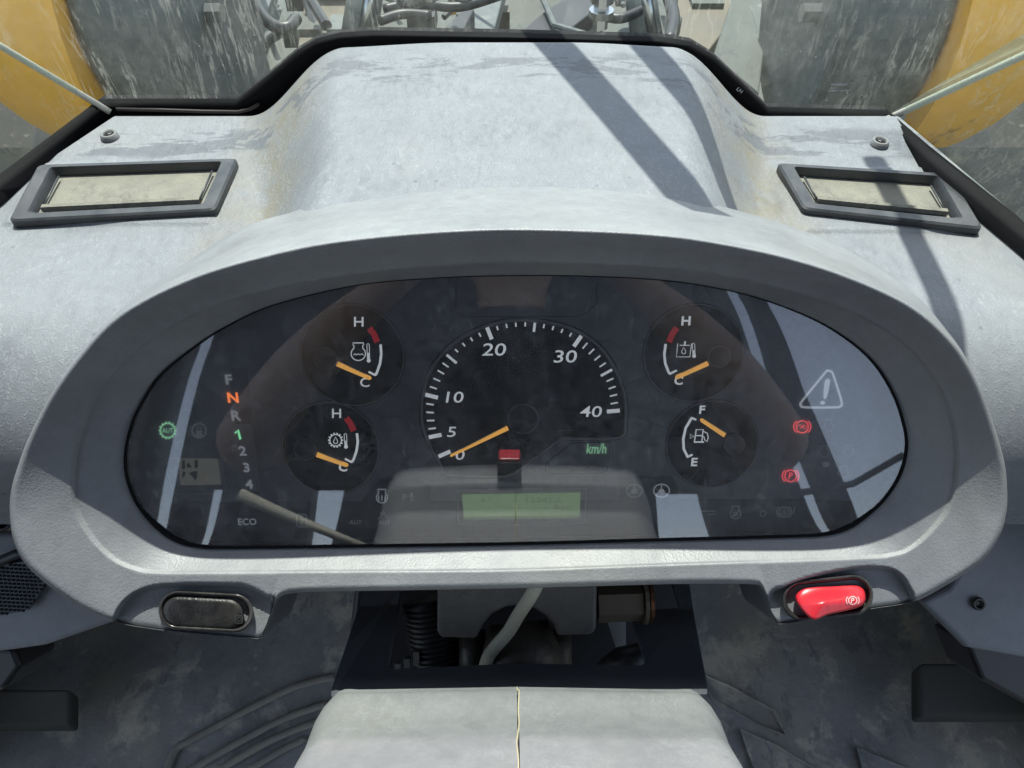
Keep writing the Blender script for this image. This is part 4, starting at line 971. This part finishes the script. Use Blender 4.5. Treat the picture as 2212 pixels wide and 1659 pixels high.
rc = random.Random(11)
for i in range(34):
    px, py, h = rc.uniform(560, 1640), rc.uniform(-40, 95), rc.uniform(.85, 1.15)
    p = PH(px, py, h); k = rc.random(); mt_ = rc.choice(['darkplate', 'darkplate', 'hose', 'plate', 'scratched', 'chrome', 'yellow'] if k < .8 else ['chrome', 'joint'])
    b = MB()
    if k < .35: b.box(p, rc.uniform(.03, .12), rc.uniform(.03, .12), rc.uniform(.02, .08)); nm = 'bracket_plate'
    elif k < .65: b.tube([p, p + V((rc.uniform(-.15, .15), rc.uniform(.1, .3), rc.uniform(-.05, .08))), p + V((rc.uniform(-.2, .2), rc.uniform(.3, .5), rc.uniform(-.1, .1)))], rc.uniform(.008, .018), 8); nm = 'pipe'; mt_ = rc.choice(['hose', 'hose', 'scratched'])
    else: b.tube([p, p + V((0, .005, .03))], rc.uniform(.010, .018), 6); nm = 'bolt_head'
    b.build(nm, M[mt_], ld_, False)

# ------------------------------------------------------------------ rest of the cab: roof, posts, rear wall (seen mirrored in the lens)
def struct(b, name, mat, sm=False, bev=0):
    o = b.build(name, M[mat], None, sm, bev); o['kind'] = 'structure'; return o
b = MB(); b.box(W(0, -.22, .70), 1.7, 1.40, .08); struct(b, 'cab_roof', 'roof', False, .02)
b = MB(); b.box(W(0, -.95, -.85), 1.7, .05, 1.0); struct(b, 'rear_wall', 'pillar')


b = MB()
for pts in ([(.48, .62), (.52, .62), (.537, .45), (.566, .18), (.646, -.14), (.726, -.45), (.69, -.45), (.61, -.14), (.53, .18), (.49, .45)], [(.56, .62), (.61, .62), (.63, .45), (.665, .18), (.738, -.10), (.82, -.45), (.77, -.45), (.69, -.14), (.61, .18), (.585, .45)], [(.30, .62), (.46, .62), (.53, .15), (.61, -.14), (.66, -.45), (.46, -.45), (.41, -.06), (.30, -.06)],
            [(-.715, .62), (-.30, .62), (-.30, -.05), (-.735, -.05)], [(-.735, -.05), (-.665, -.05), (-.69, -.45), (-.76, -.45)], [(-.625, -.05), (-.43, -.05), (-.43, -.45), (-.66, -.45)], [(-.36, -.05), (-.28, -.05), (-.28, -.45), (-.40, -.45)],
            [(-1.0, .62), (-.765, .62), (-.80, -.45), (-1.0, -.45)], [(-.40, .62), (.40, .62), (.40, .50), (-.40, .50)]):
    b.prism([W(x, -.95, z) for x, z in pts], V((0, -.05, 0)))
b.prism([W(-.87, y, z) for y, z in ((-.98, .62), (-.72, .62), (-.66, -.35), (-.98, -.35))], V((-.04, 0, 0)))
struct(b, 'rear_posts', 'pillar')
b = MB(); b.tube([W(.60, -.94, -.075), W(.74, -.94, -.055), W(.85, -.9, .0)], .008, 8); b.tube([W(-.87, -1.0, .62), W(-.87, -1.0, -.5)], .03, 10); struct(b, 'rear_rail', 'pillar')
# stalk and hazard switch on the column (mirrored in the lens)
b = MB(); b.tube([L(-.105, -.185, .085), L(-.135, -.176, .098), L(-.205, -.152, .118)], [.0042, .0036, .0048], 10); b.build('stalk', M['cable'], sc)
b = MB(); b.box(L(-.002, -.148, .150), .019, .018, .018, RT, FW, UP); hz = b.build('hazard_switch', M['black'], sc, False, .002)
b = MB(); b.box(L(-.002, -.1383, .150), .0165, .014, .0035, RT, FW, UP); b.build('hazard_button', M['redbutton'], hz, False, .001)

# ------------------------------------------------------------------ seat, driver and phone (mirrored in the lens)
st = thing('driver_seat', 'black fabric driver seat behind the phone, mirrored in the lens', 'seat', W(0, -.5, -1.12))
b = MB(); b.box(W(0, -.38, -.68), .48, .46, .12); b.build('seat_cushion', M['cloth'], st, True, .04)
b = MB(); b.box(W(0, -.60, -.36), .475, .12, .60); b.build('backrest', M['cloth'], st, True, .05)
b = MB(); b.box(W(0, -.60, .16), .58, .11, .46); b.build('headrest', M['cloth'], st, True, .05)
b = MB(); b.box(W(0, -.42, -.93), .34, .34, .38); b.build('seat_base', M['black'], st, True, .03)
ph = thing('smartphone', 'black smartphone held level in both hands', 'phone', L(.0, 0, D + .012))
b = MB(); b.box(L(.045, -.012, D + .012), .150, .008, .072, RT, FW, UP); b.build('phone_body', M['black'], ph, False, .003)
def person():
    pv, pe, pr = [], [], []
    def v(x, y, z, r, par=None):
        pv.append(W(x, y, z)); pr.append(r)
        if par is not None: pe.append((par, len(pv) - 1))
        return len(pv) - 1
    pel = v(0, -.44, -.54, (.155, .12)); wst = v(0, -.44, -.38, (.135, .105), pel); che = v(0, -.43, -.18, (.165, .115), wst)
    upc = v(0, -.42, -.04, (.14, .095), che); nk = v(0, -.40, .06, .055, upc); n2 = v(0, -.385, .11, .05, nk)
    h1 = v(0, -.365, .17, .072, n2); h2 = v(0, -.365, .23, .088, h1); v(0, -.372, .285, .07, h2)
    for s in (-1, 1):
        sh = v(s * .185, -.40, -.025, .058, upc); ua = v(s * .28, -.36, -.10, .050, sh); el = v(s * .355, -.30, -.17, .043, ua)
        fa = v(s * .25, -.18, -.11, .040, el); wr = v(s * .135, -.07, -.045, .025, fa)
        pm = v(s * .105, -.040, -.030, .024, wr); 
        for k in range(4):
            o = (k - 1.5) * .017
            a = v(s * .098, -.018 + o * .3, -.012 + o * .9, .0095, pm); b2 = v(s * .088, .004 + o * .3, -.004 + o * .9, .0085, a); v(s * (.068 - .004 * abs(k - 1)), .006 + o * .3, .0 + o * .9, .0075, b2)
        t1 = v(s * .085, -.045, -.012, .011, pm); v(s * .06, -.036, .004, .0095, t1)
        hp = v(s * .10, -.40, -.56, .085, pel); kn = v(s * .23, -.02, -.56, .060, hp); cf = v(s * .235, .02, -.80, .050, kn); an = v(s * .235, .03, -1.04, .036, cf); v(s * .245, .15, -1.085, .034, an)
    me = bpy.data.meshes.new('person'); me.from_pydata([tuple(p) for p in pv], pe, [])
    o = bpy.data.objects.new('person', me); COL.objects.link(o)
    m = o.modifiers.new('skin', 'SKIN'); m.use_smooth_shade = True
    for i, d in enumerate(me.skin_vertices[0].data):
        r = pr[i]; d.radius = r if isinstance(r, tuple) else (r, r)
    me.skin_vertices[0].data[0].use_root = True
    m2 = o.modifiers.new('sub', 'SUBSURF'); m2.levels = 2; m2.render_levels = 2
    nm = bpy.data.meshes.new_from_object(o.evaluated_get(bpy.context.evaluated_depsgraph_get()))
    bpy.data.objects.remove(o); base = W(0, -.40, -1.12)
    nm.transform(Matrix.Translation(-base))
    o = bpy.data.objects.new('person', nm); o.location = base; COL.objects.link(o)
    nm.materials.clear()
    for k in ('skin', 'navy', 'cloth', 'black'): nm.materials.append(M[k])
    for p in nm.polygons:
        c = p.center + base - CAM
        if c.z < -1.03: k = 3
        elif c.z < -.44: k = 2
        elif c.y > -.27 or c.z > .07 or abs(c.x) > .29: k = 0
        else: k = 1
        p.material_index = k
    tag(o, 'seated driver in a dark navy shirt holding a phone with bare raised arms', 'person')
    # face and hair
    for s in (-1, 1):
        b = MB(); b.tube([W(s * .032, -.286, .232), W(s * .032, -.276, .232)], .011, 12); b.build('eye', M['white'], o)
        b = MB(); b.tube([W(s * .088, -.372, .205), W(s * .095, -.375, .235), W(s * .086, -.378, .252)], .010, 8); b.build('ear', M['skin'], o)
    b = MB(); b.tube([W(0, -.285, .245), W(0, -.264, .208), W(0, -.275, .198)], [.007, .012, .010], 8); b.build('nose', M['skin'], o)
    b = MB(); b.tube([W(-.024, -.288, .172), W(0, -.281, .170), W(.024, -.288, .172)], .005, 6); b.build('mouth', M['redbuttondark'], o)
    b = MB(); rg = []
    for i in range(9):
        a = R(90 - i * 11); rg.append([W(math.cos(a) * .094 * math.cos(2 * math.pi * k / 24), -.378 + math.cos(a) * .098 * math.sin(2 * math.pi * k / 24) , .248 + .088 * math.sin(a)) for k in range(24)])
    b.loft(rg); b.build('hair', M['hose'], o)
person()
